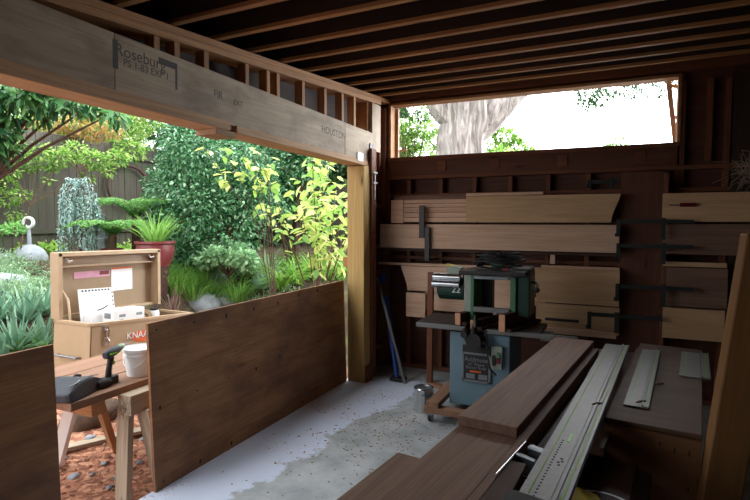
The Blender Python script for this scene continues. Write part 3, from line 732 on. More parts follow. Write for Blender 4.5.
# red pot with strap leaves
p = at(156, 266, 7.0)
t_ = thing('glazed_pot', 'oxblood glazed garden pot planted with strap leaves', 'plant pot', (p.x, p.y, p.z))
bm = B(); lathe(bm, [(0, 0), (.17, 0), (.22, .1), (.245, .22), (.235, .29), (.262, .31), (.262, .335), (.225, .335), (.215, .3), (0, .3)], 40); obj('pot', bm, 'pot', t_, smooth=True)
bm = B(); cyl(bm, (0, 0, -.4), (0, 0, 0), .14, .17); obj('foot', bm, 'rust', t_)
bm = B(); blades(bm, 110, .52, .02, .8, .6, .12, c=(0, 0, .3)); obj('strap_leaves', bm, 'grass', t_)
# second pot with tree fern
p = at(112, 262, 7.5)
t_ = thing('tree_fern', 'spreading tree fern in a small red pot', 'fern', (p.x, p.y, p.z))
bm = B(); lathe(bm, [(0, 0), (.11, 0), (.14, .16), (.16, .2), (.13, .2), (.12, .17), (0, .17)], 30); obj('pot', bm, 'pot', t_, smooth=True)
bm = B(); tube(bm, [(0, 0, .15), (.01, 0, .3), (.04, 0, .42)], [.07, .06, .05], 10); obj('trunk', bm, 'bark', t_, smooth=True)
def fronds(n, L, c, up0=.9, dens=36):
    P, A = [], []; mid = B()
    for k in range(n):
        a = 2 * PI * k / n + random.uniform(-.2, .2); out = Vector((math.cos(a), math.sin(a), 0)); side = Vector((-out.y, out.x, 0))
        p = Vector(c); pts = [p.copy()]; ang = up0
        for s_ in range(dens):
            f = s_ / dens; ang = up0 - 1.5 * f
            p = p + (out * math.cos(ang) + Vector((0, 0, math.sin(ang)))) * L / dens
            pts.append(p.copy())
            ll = math.sin(PI * min(1, f * .93 + .07)) 
            for sg in (-1, 1):
                for q in range(4): 
                    P.append(p + side * sg * ll * .13 * (q / 4) * (L / .7) - Vector((0, 0, .02 * q * .5))); A.append(side * sg + out * .6 - Vector((0, 0, .25)))
        tube(mid, pts[::4], .005, 4)
    return P, A, mid
P_, A_, mid = fronds(11, .72, (.04, 0, .42)); leafmesh('fronds', P_, A_, .05, .022, 'fern', t_, .12); obj('frond_ribs', mid, 'bark', t_)
p = at(136, 238, 8.0); t_ = thing('tree_fern', 'taller bright fern behind the red pot', 'fern', (p.x, p.y, p.z))
bm = B(); tube(bm, [(0, 0, -.4), (.0, 0, .35)], [.07, .05], 10); obj('trunk', bm, 'bark', t_, smooth=True)
P_, A_, mid = fronds(10, .8, (0, 0, .35), 1.0); leafmesh('fronds', P_, A_, .055, .024, 'fern', t_, .12); obj('frond_ribs', mid, 'bark', t_)

# weeping blue conifer
p = at(80, 262, 7.3); t_ = thing('weeping_conifer', 'pale blue weeping conifer with hanging branches', 'conifer', (p.x, p.y, p.z), YAW)
t_.scale = (.78, .78, 1)
bm = B(); tube(bm, [(0, 0, -.3), (.02, 0, .5), (0, 0, .95), (.06, 0, 1.1)], [.04, .035, .03, .02], 8)
P_, A_ = [], []
for k in range(40):
    a = random.uniform(0, 2 * PI); r_ = random.uniform(.07, .26); top = Vector((random.uniform(-.08, .08), random.uniform(-.04, .04), 1.08 + random.uniform(-.07, .06)))
    cx_ = random.choice((-.16, .13, -.15, .17)); out = Vector((cx_ + math.cos(a) * .07, math.sin(a) * .08, 0))
    pts = [top, top + out * .5 + Vector((0, 0, .05)), top + out + Vector((0, 0, -.15))]
    ln = random.uniform(.35, .95); n_ = 6
    for s_ in range(n_): pts.append(top + out * (1.05 + .05 * s_) + Vector((random.uniform(-.01, .01), 0, -.15 - ln * (s_ + 1) / n_)))
    tube(bm, pts, .007, 4)
    for s_ in range(130):
        f = s_ / 130 * (len(pts) - 1.01); i0 = int(f); q = pts[i0].lerp(pts[i0 + 1], f - i0)
        P_.append(q); A_.append(Vector((random.gauss(0, 1), random.gauss(0, 1), -.6)))
obj('branches', bm, 'bark', t_, smooth=True); leafmesh('needles', P_, A_, .055, .022, 'bluegreen', t_, .3)

# ------------------------------------------------------------------ garden planting
def bpos(u, v, D):
    p = at(u, v, D); return Vector((p.x, p.y, ground(p.x, p.y)))
def shrub(name, label, cat, u, v_top, wpx, D, n, L, W, mat, depth=None, **k):
    """shrub whose crown top shows at row v_top, wpx wide, D metres ahead, rooted on the terrain"""
    b0 = bpos(u, v_top, D); top = at(u, v_top, D).z; h = top - b0.z; r_ = sizeat(wpx / 2, D)
    return bush(name, label, cat, b0, (r_, depth or r_, h), h, n, L, W, mat, **k)
shrub('camellia_shrub', 'large glossy dark green camellia in the middle of garden', 'shrub', 215, 108, 150, 8.2, 15000, .075, .04, 'camellia', nb=40, lump=.3, stems=12, zlo=.3)
shrub('camellia_shrub', 'lower dark camellia left of the big one, behind the pots', 'shrub', 163, 145, 52, 8.6, 3000, .075, .04, 'camellia', nb=14, zlo=.1)
shrub('camellia_shrub', 'dark camellia right of the big one, behind the yellow leaved shrub', 'shrub', 292, 112, 96, 9.0, 7000, .085, .045, 'camellia', nb=26, lump=.34, stems=8, zlo=.35)
for uu, ll in ((215, 'tall dark hedge beyond back fence, left part'), (290, 'tall dark hedge beyond back fence, middle part'), (360, 'tall dark hedge beyond back fence, right part')):
    shrub('hedge', ll, 'hedge', uu, 105, 110, 12.2, 4200, .2, .1, 'darkleaf', nb=22, lump=.4, zlo=.1, group='hedge beyond the back fence')
shrub('dark_shrub', 'dark leafy shrub between the red pot and the mound shrub', 'shrub', 193, 232, 50, 7.8, 1400, .08, .035, 'camellia', nb=8)
# yellow leaved dogwood
b0 = bpos(316, 160, 6.9); t_ = thing('dogwood_shrub', 'slender shrub with yellow green leaves beside the post', 'shrub', b0)
bm = B(); P_, A_ = [], []
for k in range(20):
    a = random.uniform(0, 2 * PI); sp = random.uniform(.1, .85); hh = random.uniform(1.2, 2.35)
    tip = Vector((math.cos(a) * sp, math.sin(a) * sp, hh)); mid_ = tip * .5 + Vector((random.uniform(-.1, .1), random.uniform(-.1, .1), .1))
    pts = [Vector((0, 0, 0)), mid_, tip]; tube(bm, pts, [.010, .006, .003], 5)
    for s_ in range(20):
        f = .5 + .55 * random.random(); q = (Vector((0, 0, 0)).lerp(mid_, f * 2) if f < .5 else mid_.lerp(tip, f * 2 - 1)) + Vector((random.gauss(0, .08), random.gauss(0, .08), random.gauss(0, .06)))
        P_.append(q); A_.append(Vector((random.gauss(0, .8), random.gauss(0, .8), -.4)))
obj('stems', bm, 'bark', t_, smooth=True); leafmesh('foliage', P_, A_, .165, .085, 'yellowleaf', t_, .3)
b0 = at(232, 148, 7.0); t_ = thing('yellow_branch', 'arching branch of yellow leaves in front of camellia', 'branch', (b0.x, b0.y, ground(b0.x, b0.y)))
hz = b0.z - t_.location.z; bm = B(); P_, A_ = [], []
for ex in (-.4, -.1, .15, .45, .3):
    tip = Vector((ex * math.cos(YAW), ex * math.sin(YAW), hz + random.uniform(-.15, .12))); pts = [Vector((.5, .3, 0)), Vector((.35 + ex * .3, .2, hz * .6)), tip]
    tube(bm, pts, [.009, .006, .003], 5)
    for s_ in range(13):
        P_.append(pts[1].lerp(tip, .5 + .5 * random.random()) + Vector((random.gauss(0, .07), random.gauss(0, .07), random.gauss(0, .05)))); A_.append(Vector((random.gauss(0, .8), random.gauss(0, .8), -.4)))
obj('stems', bm, 'bark', t_, smooth=True); leafmesh('foliage', P_, A_, .165, .085, 'yellowleaf', t_, .3)
# mound etc.
FW = Vector((-math.sin(YAW) * math.cos(PIT), math.cos(YAW) * math.cos(PIT), -math.sin(PIT)))
def depth(p): return (Vector(p) - Vector((0, 0, EYE))).dot(FW)
def cl(name, label, cat, u, v, n, px, wpx, *a, bs=6, **k):
    """clump rooted where (u,v) meets the ground, leaves px pixels long"""
    p = G(u, v); D = depth(p) / F
    return clump(name, label, cat, p, n, px * D, wpx * D, *a, bs=bs * D, **k)
cl('fern_plant', 'grey green fern right of mound shrub', 'fern', 267, 280, 60, 34, 3.5, 'silver', 1.0, .6)
cl('spiky_tuft', 'small blue-grey spiky ball plant near the plywood', 'plant', 266, 289, 420, 17, .8, 'bluegreen', 1.5, .3, stiff=True)
for i, (u, v, lab) in enumerate(((296, 284, 'arching pale strap leaf clump left of the post'), (328, 280, 'arching strap leaf clump right beside the post'), (282, 290, 'strap leaf clump below the yellow leaved shrub'), (312, 276, 'strap leaf clump between the two clumps by the post'))):
    cl('strap_leaf_clump', lab, 'plant', u, v, 90, 40, 1.8, 'strap', .9, 1.3, bs=7, group='strap leaf clumps by the post')
for i, (u, v, lab) in enumerate(((176, 294, 'fresh green grass clump below the red pot'), (193, 300, 'grass clump left of the mound shrub'), (163, 290, 'grass clump right behind the chest lid'), (212, 304, 'grass clump around the garden boulders'), (186, 284, 'grass clump between pot and mound shrub'), (238, 302, 'short grass clump by the rounded boulder'), (204, 290, 'grass clump in front of the mound shrub'))):
    cl('grass_clump', lab, 'grass', u, v, 420, 32, .7, 'grass', .7, .8, bs=15, group='grass clumps behind the chest')
cl('bronze_flax', 'bronze spiky flax just right of the chest', 'plant', 173, 316, 60, 30, 1.2, 'flax', 1.2, .3, stiff=True)
cl('yellow_green_spikes', 'small yellow green spiky plant in front of mound shrub', 'plant', 228, 292, 50, 22, 1.6, 'brightcover', .9, .5)
for i, (u, v, px_, lab) in enumerate(((16, 352, 62, 'big grey-green sword leaved plant at the left edge'), (42, 348, 46, 'grey-green sword leaved plant touching the chest'), (-5, 325, 55, 'sword leaved plant cut by the left frame edge'), (26, 322, 50, 'sword leaved plant behind the others, left of lid'), (46, 316, 44, 'narrow sword leaved plant beside the open lid'), (4, 362, 44, 'low sword leaved plant above the dark plywood sheet'))):
    cl('sword_leaf_plant', lab, 'plant', u, v, 46, px_ * .8, 4.2, 'agave', 1.25, .25, bs=4, group='sword leaved plants', stiff=True)
def patch(name, label, cat, u0, v0, u1, v1, n, L, W, mat, hpx=14, group=None):
    """low cover rooted where the view rays meet the ground"""
    P_, A_ = [], []; b0 = G((u0 + u1) / 2, (v0 + v1) / 2); t_ = thing(name, label, cat, b0, group=group)
    cs = []
    for k in range(26):
        p = G(random.uniform(u0, u1), random.uniform(v0, v1)); cs.append((p, sizeat(hpx, depth(p)) * random.uniform(.7, 1.2)))
    for k in range(n):
        p, h_ = random.choice(cs); d_ = Vector((random.gauss(0, 1), random.gauss(0, 1), abs(random.gauss(0, 1)))).normalized()
        P_.append(p + d_ * h_ * random.uniform(.6, 1) - b0); A_.append(d_ - Vector((0, 0, .2)))
    leafmesh('foliage', P_, A_, L, W, mat, t_, .5)
    bm = B()
    for p, h_ in cs: tube(bm, [p - b0 - Vector((0, 0, .03)), p - b0 + Vector((.01, .0, h_ * .7))], [.012, .006], 5)
    obj('stem', bm, 'bark', t_, smooth=True); return t_
GC = 'low cover plants in the beds'
patch('ground_cover', 'silver grey foliage mass in the left bed', 'plants', 5, 270, 55, 305, 3400, .07, .016, 'silver', 16, GC)
patch('ground_cover', 'silver grey shrub at far left under the boulders', 'plants', -12, 262, 22, 285, 1500, .07, .016, 'silver', 14, GC)
patch('ground_cover', 'bright green cover below the ring sculpture', 'plants', 12, 244, 60, 256, 1500, .06, .035, 'brightcover', 10, GC)
patch('ground_cover', 'bright green cover below the tree fern', 'plants', 80, 250, 132, 262, 1700, .06, .035, 'brightcover', 10, GC)
patch('ground_cover', 'dark leafy plants at the foot of the camellia', 'plants', 175, 258, 235, 280, 2200, .08, .04, 'camellia', 14, GC)
patch('ground_cover', 'green cover at the foot of the gappy fence', 'plants', 240, 268, 345, 282, 2400, .07, .035, 'lightleaf', 13, GC)
patch('ground_cover', 'lime green leaves right above the dark plywood sheet', 'plants', 10, 352, 44, 362, 700, .06, .035, 'brightcover', 9, GC)
patch('ground_cover', 'mixed green cover left of the weeping conifer', 'plants', -10, 232, 58, 245, 1500, .07, .03, 'fern', 10, GC)
patch('ground_cover', 'thin green plants between the boulders and the strap leaves', 'plants', 225, 288, 300, 306, 900, .05, .016, 'silver', 8, GC)
# vines, overhanging branch and backdrop trees
def airbush(name, label, cat, blobs, n, L, W, mat, trunk, group=None, jit=.5, droop=.4):
    """foliage pads at (u,v,D,radius px) hung on a real trunk rooted at trunk=(u,D)"""
    tb_ = bpos(trunk[0], 220, trunk[1]); t_ = thing(name, label, cat, tb_, group=group); bl = []
    for u, v, D, r_ in blobs:
        q = at(u, v, D) - tb_; rr = sizeat(r_, D); bl.append((tuple(q), (rr, rr, rr * .7)))
    p, d = cluster_pts(bl, n); d[:, 2] -= droop; leafmesh('foliage', p, d, L, W, mat, t_, jit)
    bm = B(); top = sum((Vector(b_[0]) for b_ in bl), Vector()) / len(bl); k0 = Vector((0, 0, -.2)); crown = Vector((top.x * .4, top.y * .4, top.z * .6))
    th = trunk[2] if len(trunk) > 2 else .06
    tube(bm, [k0, crown * .5, crown], [th, th * .8, th * .6], 8)
    for c, _ in bl: tube(bm, [crown, crown.lerp(Vector(c), .5) + Vector((0, 0, .05)), Vector(c)], [th * .4, th * .25, .006], 5)
    obj('trunk', bm, 'bark', t_, smooth=True); return t_
airbush('mound_shrub', 'rounded pale green mound shrub behind the rocks', 'shrub', [(226 + 26 * math.sin(k * 1.1) * .8, 254 + (k % 4) * 4 - 6 + abs(26 * math.sin(k * 1.1)) * .2, 7.6 + .25 * math.cos(k * 1.7), 9) for k in range(16)], 2800, .075, .055, 'mound', (228, 7.6, .03), droop=-.1)
airbush('rhododendron', 'broad leaved evergreen branches hanging in at top left', 'tree', [(-5, 88, 4.6, 18), (20, 92, 4.6, 18), (45, 98, 4.7, 16), (68, 102, 4.8, 14), (8, 108, 4.7, 18), (-12, 130, 4.7, 22), (35, 112, 4.8, 12), (90, 106, 5, 12), (115, 112, 5, 10), (-2, 148, 4.8, 12), (-40, 110, 4.6, 30), (60, 92, 5, 16)], 1300, .14, .05, 'rhodo', (-60, 5.2, .07))
airbush('loose_tree', 'light yellow green tree rising behind the left fence', 'tree', [(60 + 14 * i, 118 + 12 * (i % 3), 10.5, 20) for i in range(-3, 7)] + [(20, 140, 10.5, 24), (90, 145, 10.5, 20), (130, 150, 10, 16), (70, 95, 11, 24), (110, 98, 11, 24)], 5200, .09, .05, 'lightleaf', (75, 10.8, .1))
airbush('autumn_shrub', 'orange tinged shrub in front of the left fence', 'shrub', [(75, 125, 9.4, 14), (95, 132, 9.4, 14), (60, 135, 9.4, 13), (112, 128, 9.4, 12), (35, 130, 9.4, 14), (85, 112, 9.6, 13)], 1300, .09, .045, 'autumn', (88, 9.0, .04))
airbush('fence_vine', 'green vine climbing the dark fence at far left', 'vine', [(30, 165, 8.5, 9), (8, 200, 8.2, 9), (52, 165, 8.6, 8), (108, 172, 8.8, 6), (10, 172, 8.2, 10), (22, 195, 8.2, 8), (15, 215, 8.2, 8), (5, 185, 8.2, 12), (48, 180, 8.4, 5), (62, 158, 8.6, 12), (95, 160, 8.8, 14), (88, 178, 8.8, 6), (40, 152, 8.5, 12), (15, 150, 8.4, 14), (118, 158, 9, 12), (75, 150, 8.8, 12)], 2100, .07, .04, 'lightleaf', (15, 8.0, .015))
airbush('backdrop_tree', 'pale leafy tree behind gap between fence and camellia', 'tree', [(128, 115, 12, 18), (140, 130, 12, 14), (122, 140, 12, 14), (150, 105, 12, 20)], 1400, .1, .05, 'yellowleaf', (132, 12.2, .08))
airbush('backdrop_tree', 'dark evergreen behind the back fence near the post', 'tree', [(300, 140, 12.5, 40), (340, 160, 12.5, 36), (270, 120, 12.5, 40), (330, 110, 12.5, 40), (230, 100, 12.5, 46), (180, 110, 12.5, 44), (310, 190, 12.5, 34), (350, 200, 12.5, 34), (265, 180, 12.5, 34), (210, 170, 12.5, 40)], 9000, .13, .06, 'darkleaf', (300, 12.8, .14))
airbush('backdrop_tree', 'dense green tree beyond the left fence', 'tree', [(10, 110, 12.5, 40), (60, 120, 12.5, 40), (-40, 120, 12.5, 44), (100, 90, 13, 40), (30, 80, 13, 44), (120, 130, 13, 30)], 6500, .12, .06, 'rhodo', (40, 12.6, .14))
# beyond the window
TB = at(462, 150, 8.6); gz = ground(TB.x, TB.y)
t_ = thing('old_cypress_tree', 'massive pale grey tree trunk outside the high window', 'tree', (TB.x, TB.y, gz), YAW)
hz = TB.z - gz
def fluted(bm, pts, rad, seg=40, fl=.12, nf=6, ph=0):
    rings = []; n = len(pts)
    for i, (p, r_) in enumerate(zip(pts, rad)):
        p = Vector(p); d = (Vector(pts[min(i + 1, n - 1)]) - Vector(pts[max(i - 1, 0)])).normalized(); a = d.cross(Vector((0, 1, 0))).normalized(); b_ = d.cross(a)
        rr = []
        for k in range(seg):
            th = 2 * PI * k / seg; q = r_ * (1 + fl * math.sin(nf * th + i * .35 + ph) + fl * .6 * math.sin(nf * 1.9 * th + i * .5) + .06 * noise.noise(Vector((th * 3, i * .8, ph))))
            rr.append(bm.verts.new(p + (a * math.cos(th) + b_ * math.sin(th)) * q))
        rings.append(rr)
    for i in range(n - 1):
        for k in range(seg): bm.faces.new((rings[i][k], rings[i][(k + 1) % seg], rings[i + 1][(k + 1) % seg], rings[i + 1][k]))
    bm.faces.new(rings[0]); bm.faces.new(rings[-1])
px = 8.6 / F
bm = B()
fluted(bm, [(0, 0, -.3), (0, 0, hz * .5), (0, 0, hz - .1), (.0, 0, hz + 10 * px), (.08, 0, hz + 30 * px), (.05, 0, hz + 50 * px), (-.05, 0, hz + 75 * px), (-.2, .1, hz + 120 * px), (-.5, .2, hz + 200 * px)], [.55, .42, .37, .36, .37, .40, .38, .33, .25])
fluted(bm, [(.18, .05, hz + 12 * px), (.38, 0, hz + 30 * px), (.60, 0, hz + 46 * px), (.85, 0, hz + 62 * px), (1.2, .1, hz + 100 * px), (1.6, .2, hz + 150 * px)], [.18, .25, .25, .24, .2, .15], 30, .1, 4, 1)
fluted(bm, [(-.15, 0, hz + 25 * px), (-.38, 0, hz + 42 * px), (-.55, 0, hz + 62 * px), (-.9, 0, hz + 100 * px)], [.15, .16, .15, .12], 24, .1, 4, 2)
o = obj('trunk', bm, 'palebark', t_, smooth=True)
cr = [(u, v, D, r_) for u, v, D, r_ in ((575, 76, 8, 12), (590, 90, 8, 13), (600, 98, 8, 9), (612, 84, 8, 11), (640, 78, 8, 12), (630, 92, 8, 7), (560, 70, 8, 14), (662, 80, 8, 8), (664, 95, 8, 5), (645, 95, 8, 4), (520, 70, 8, 13), (540, 66, 8, 14), (585, 102, 8, 7), (680, 78, 8, 8))]
P_, D_ = cluster_pts([(tuple(at(u, v, D) - Vector((TB.x, TB.y, gz))), (sizeat(r_, D),) * 3) for u, v, D, r_ in cr], 2300)
Rm = np.array(Matrix.Rotation(-YAW, 3, 'Z')); P2 = P_ @ Rm.T
D_[:, 2] -= .4; leafmesh('hanging_foliage', P2, D_ @ Rm.T, .075, .03, 'darkleaf', t_, .5)
bm = B()
for u, v, D, r_ in cr:
    q = Matrix.Rotation(-YAW, 3, 'Z') @ (at(u, v, D) - Vector((TB.x, TB.y, gz))); s0 = Vector((1.2, .1, hz + 100 * px))
    tube(bm, [s0, s0.lerp(q, .55) + Vector((0, 0, .2)), q], [.03, .015, .005], 5)
obj('twigs', bm, 'bark', t_, smooth=True)
airbush('garden_tree', 'sunlit green tree left of the pale trunk', 'tree', [(400, 120, 10, 14), (412, 128, 9.8, 12), (425, 130, 9.8, 12), (405, 146, 9.8, 12), (415, 140, 10, 14), (430, 112, 10.2, 12), (398, 150, 10, 16), (440, 140, 10.5, 14), (385, 135, 10, 18), (420, 160, 10, 20), (380, 170, 10, 20)], 3600, .085, .045, 'lightleaf', (415, 10.2, .06))
airbush('garden_tree', 'darker leaf spray at top left corner of window', 'tree', [(400, 110, 9, 8), (410, 113, 9, 7), (422, 116, 9, 6), (395, 104, 9, 10)], 420, .07, .035, 'darkleaf', (405, 9.2, .03))
airbush('garden_tree', 'light green shrub right of the pale trunk', 'tree', [(505, 138, 10.5, 13), (492, 128, 10.5, 9), (518, 148, 10.5, 12), (480, 150, 10.5, 14), (530, 155, 10.5, 9), (500, 160, 10, 18)], 2600, .085, .045, 'lightleaf', (505, 10.6, .05))
airbush('garden_tree', 'leaf tip just showing above the window sill', 'tree', [(617, 143, 10.5, 8), (610, 152, 10.5, 10)], 200, .085, .045, 'lightleaf', (615, 10.6, .03))

# ------------------------------------------------------------------ lumber on the window wall
def wb(name, label, u0, v0, u1, v1, y, th, mat, cat='board', group=None, v0r=None, v1r=None):
    """board standing on edge against the wall: top-left (u0,v0), bottom-right (u1,v1) on plane y (front face)"""
    a = onY(u0, v0, y); b_ = onY(u1, v1, y); zl0, zl1 = a.z, onY(u0, v1, y).z
    zt = (a.z + onY(u1, v0, y).z) / 2; zb = (b_.z + onY(u0, v1, y).z) / 2
    o = beam(name, (a.x, y + th / 2, (zt + zb) / 2), (b_.x, y + th / 2, (zt + zb) / 2), th, zt - zb, mat)
    return tag(o, label, cat, group)
GL = 'boards racked on the window wall'
wb('cedar_board', 'thin reddish board on top of the rack left of centre', 394, 194.5, 545, 199.3, 5.04, .02, 'rough', group=GL)
wb('cedar_board', 'short thin pale board on top of the wide yellow board', 466, 192.5, 543, 195.2, 4.96, .03, 'cedar', group=GL)
wb('cedar_board', 'pale short board at far left of the top rack', 391, 200, 403, 223, 5.0, .02, 'cedar', group=GL)
for i, v in enumerate((199.5, 203.5, 207.5, 212.5, 217.5)):
    wb('cedar_strip', 'pale slat in the stack left of the wide yellow board, %s from the top' % ordn[i], 403.5, v, 466, v + (3.6 if i < 2 else 4.6), 5.0 + .012 * (i % 2), .05, 'cedar', 'slat', 'slats stacked on the top rack')
def curved(name, label, u0, v0, u1, v1, y, th, mat, side=1, group=GL):
    """board with one concave curved end"""
    a = onY(u0, (v0 + v1) / 2, y); b_ = onY(u1, (v0 + v1) / 2, y); um = (u0 + u1) / 2
    zt = onY(um, v0, y).z; zb = onY(um, v1, y).z; L = b_.x - a.x; h = zt - zb; k = .09
    end = [(L - k * math.sin(PI / 2 * min(1, t / 8 * 1.2)) * .8 * (t / 8) ** .5, -h * t / 8) for t in range(9)]
    out = [(0, 0)] + end + [(0, -h)] if side > 0 else [(L - x, z) for x, z in ([(0, 0)] + end + [(0, -h)])]
    bm = B(); prism(bm, out, 0, th); o = obj(name, bm, mat, loc=(a.x, y, zt), bev=.002)
    return tag(o, label, 'board', group)
curved('cedar_board', 'wide yellow board with a curved right end on the top rack', 466, 195, 620.5, 222.5, 4.96, .03, 'cedary')
wb('cedar_board', 'long wide pale board of the second rack row', 380, 224.5, 619, 250, 4.98, .035, 'cedar', group=GL)
wb('cedar_board', 'thin pale strip lying above the machine on the rack', 378, 264.5, 527, 267, 5.02, .05, 'cedar', group=GL)
curved('cedar_board', 'pale board left behind the machine, third rack row', 401, 267, 470, 292, 4.98, .03, 'cedar', -1)
wb('cedar_board', 'short pale offcut hanging low left of the machine', 406, 293, 425, 317, 4.97, .03, 'cedar', group=GL)
wb('cedar_board', 'pale board seen through the gap of the planer', 470, 270, 528, 302, 5.05, .02, 'cedar', group=GL)
wb('cedar_board', 'long board low behind the green motor', 425, 294, 545, 314, 5.03, .02, 'cedar', group=GL)
curved('cedar_board', 'wide yellowish board right of the machine, third rack row', 529, 269, 619.5, 304, 4.97, .03, 'cedary', -1)
wb('cedar_board', 'thin ledge board on top of the third rack row', 541, 266.5, 619.5, 269, 5.02, .05, 'cedar', group=GL)
wb('cedar_board', 'wide brown board under the third rack row', 530, 305, 619, 332, 4.99, .03, 'cedary', group=GL)
wb('cedar_board', 'narrow board poking left at bottom of rack, above plank stack', 545, 330, 616, 336, 4.95, .03, 'cedar', group=GL)
wb('rack_ledge', 'dark horizontal ledge carrying the second rack row', 380, 250.5, 619, 253, 5.06, .12, 'roughd', 'ledge')
wb('wood_block', 'small pale upright block under second rack row, left', 497, 251, 501, 264, 5.1, .05, 'cedar', 'block')
wb('wood_block', 'small pale upright block under second rack row, right', 550, 253, 555, 264, 5.1, .05, 'cedar', 'block')
RG = 'boards racked right of the brown panel'
wb('redwood_board', 'top board of the right hand rack', 663, 192.5, 752, 222, 5.0, .03, 'cedary', group=RG)
wb('redwood_board', 'second board of the right hand rack', 663, 224, 752, 255, 5.02, .03, 'rough', group=RG)
wb('redwood_board', 'narrow ledge board of the right hand rack', 663, 262.5, 727, 267, 5.0, .06, 'cedary', group=RG)
wb('redwood_board', 'third board of the right hand rack below the ledge', 663, 268, 727, 307.5, 5.03, .03, 'rough', group=RG)
wb('redwood_board', 'lowest board of the right hand rack', 663, 309, 724, 340, 5.02, .03, 'cedary', group=RG)
pan = beam('wall_panel', (.165, 5.1, .0), (.165, 5.1, 2.02), .335, .03, 'sheath', up=(0, -1, 0)); tag(pan, 'tall dark brown panel standing between the two board racks', 'panel')
bt = beam('batten', (.345, 5.07, .0), (.345, 5.07, 1.99), .028, .09, 'firred', up=(0, -1, 0)); tag(bt, 'narrow upright batten on the right edge of brown panel', 'batten')
# bar clamps
def bar_clamp(label, u0, u1, v, uj, y=4.93, handle=False, jl=.13):
    a = onY(u0, v, y); b_ = onY(u1, v, y)
    t_ = thing('bar_clamp', label, 'clamp', (a.x, y, a.z), group='bar clamps on the racks')
    L = b_.x - a.x
    bm = B(); box2(bm, (0, -.008, -.016), (L, .008, .016)); obj('bar', bm, 'clamp', t_)
    bm = B(); box2(bm, (-.02, -.012, -jl), (.012, .012, .02)); box2(bm, (-.03, -.012, -jl), (.0, .03, -jl + .03)); obj('fixed_jaw', bm, 'clamp', t_, bev=.003)
    q = onY(uj, v, y).x - a.x
    bm = B(); box2(bm, (q - .02, -.014, -jl - .02), (q + .014, .014, .03)); obj('sliding_jaw', bm, 'clamp', t_, bev=.003)
    if handle:
        bm = B(); cyl(bm, (q + .02, 0, -jl + .18), (q + .2, 0, -jl + .18), .012); obj('handle', bm, 'redh', t_, smooth=True)
for a in (('bar clamp across the brown panel, highest of the right group', 619, 694, 221.5, 664), ('bar clamp across the brown panel, second from top', 619, 694, 245.5, 664),
          ('bar clamp across the brown panel, third from top', 618, 694, 286, 664), ('bar clamp across the brown panel, lowest', 590, 662, 314, 617)):
    bar_clamp(*a)
bar_clamp('bar clamp at upper left of the brown panel', 590, 640, 182, 612, y=5.12, jl=.05)
t_ = thing('hand_screw', 'red handled screw resting on the right top rack board', 'tool', onY(673, 205, 4.983))
bm = B(); cyl(bm, (.05, 0, 0), (.16, 0, 0), .016); obj('handle', bm, 'redh', t_, smooth=True)
bm = B(); cyl(bm, (-.03, 0, 0), (.05, 0, 0), .006); obj('screw', bm, 'steel', t_, smooth=True)
for lab, u0, v0, u1, v1 in (('dark steel hanger on the top rack, left', 419, 205.5, 424, 237), ('dark steel hanger on the second rack row, left', 424.5, 227, 429, 260)):
    a = onY(u0, v0, 4.93); b_ = onY(u1, v1, 4.93)
    t_ = thing('rack_hanger', lab, 'bracket', ((a.x + b_.x) / 2, 4.93, b_.z), group='rack hangers')
    w_ = (b_.x - a.x) / 2; h = a.z - b_.z
    bm = B(); box2(bm, (-w_, 0, 0), (w_, .02, h)); obj('strap', bm, 'iron', t_, bev=.003)
    bm = B(); box2(bm, (-w_, 0, -.01), (w_, .26, .006)); obj('arm', bm, 'iron', t_)
t_ = thing('bar_tool', 'thin dark bar lying low on the rack right of machine', 'bar', onY(545, 319, 4.93))
bm = B(); box2(bm, (0, 0, -.012), (onY(579, 319, 4.93).x - onY(545, 319, 4.93).x, .02, .012)); obj('bar', bm, 'iron', t_)
# upright stick on the floor left of the machine
st = beam('wood_stake', (-1.665, 4.80, 0), (-1.665, 4.82, onY(430, 272, 4.83).z), .055, .045, 'firred', up=(0, -1, 0)); tag(st, 'upright reddish stake on the floor left of the machine', 'stake')
# dried wisps
t_ = thing('dried_grass_bundle', 'pale dried grass bundle hanging at the right frame edge', 'dried plant', at(751, 172, 2.9))
bm = B()
for k in range(110):
    a = Vector((random.gauss(0, .03), random.gauss(0, .03), random.gauss(0, .035))); b_ = a + Vector((random.gauss(-.015, .05), random.gauss(0, .05), random.gauss(0, .05)))
    tube(bm, [a, (a + b_) / 2 + Vector((0, 0, .01)), b_], .0012, 3)
obj('wisps', bm, 'greywood', t_)
bm = B(); tube(bm, [(.03, 0, 0), (.03, 0, .5), (.03, .0, roofz(2.6) - t_.location.z)], .002, 4); obj('string', bm, 'greywood', t_)

# ------------------------------------------------------------------ level and clamp leaning in the corner
t_ = thing('spirit_level', 'long blue bar clamp with black foot leaning in the corner', 'clamp', (-1.98, 4.72, 0))
beam('blue_rail', (0, 0, .03), (-.26, .30, .80), .03, .045, 'blue', t_, up=(0, -1, 0))
bm = B(); box2(bm, (-.06, -.06, 0), (.09, .05, .04)); obj('foot', bm, 'black', t_, bev=.01)
bm = B(); box(bm, (-.30, .33, .98), (.05, .04, .09)); obj('clamp_head', bm, 'blue', t_, bev=.004)
t_.name = 'floor_clamp'
s_ = beam('steel_bar', (-1.87, 4.66, .0), (-2.27, 4.86, 1.02), .03, .02, 'steel', up=(0, -1, 0)); tag(s_, 'grey steel bar leaning in the corner, crossing the blue clamp', 'bar')

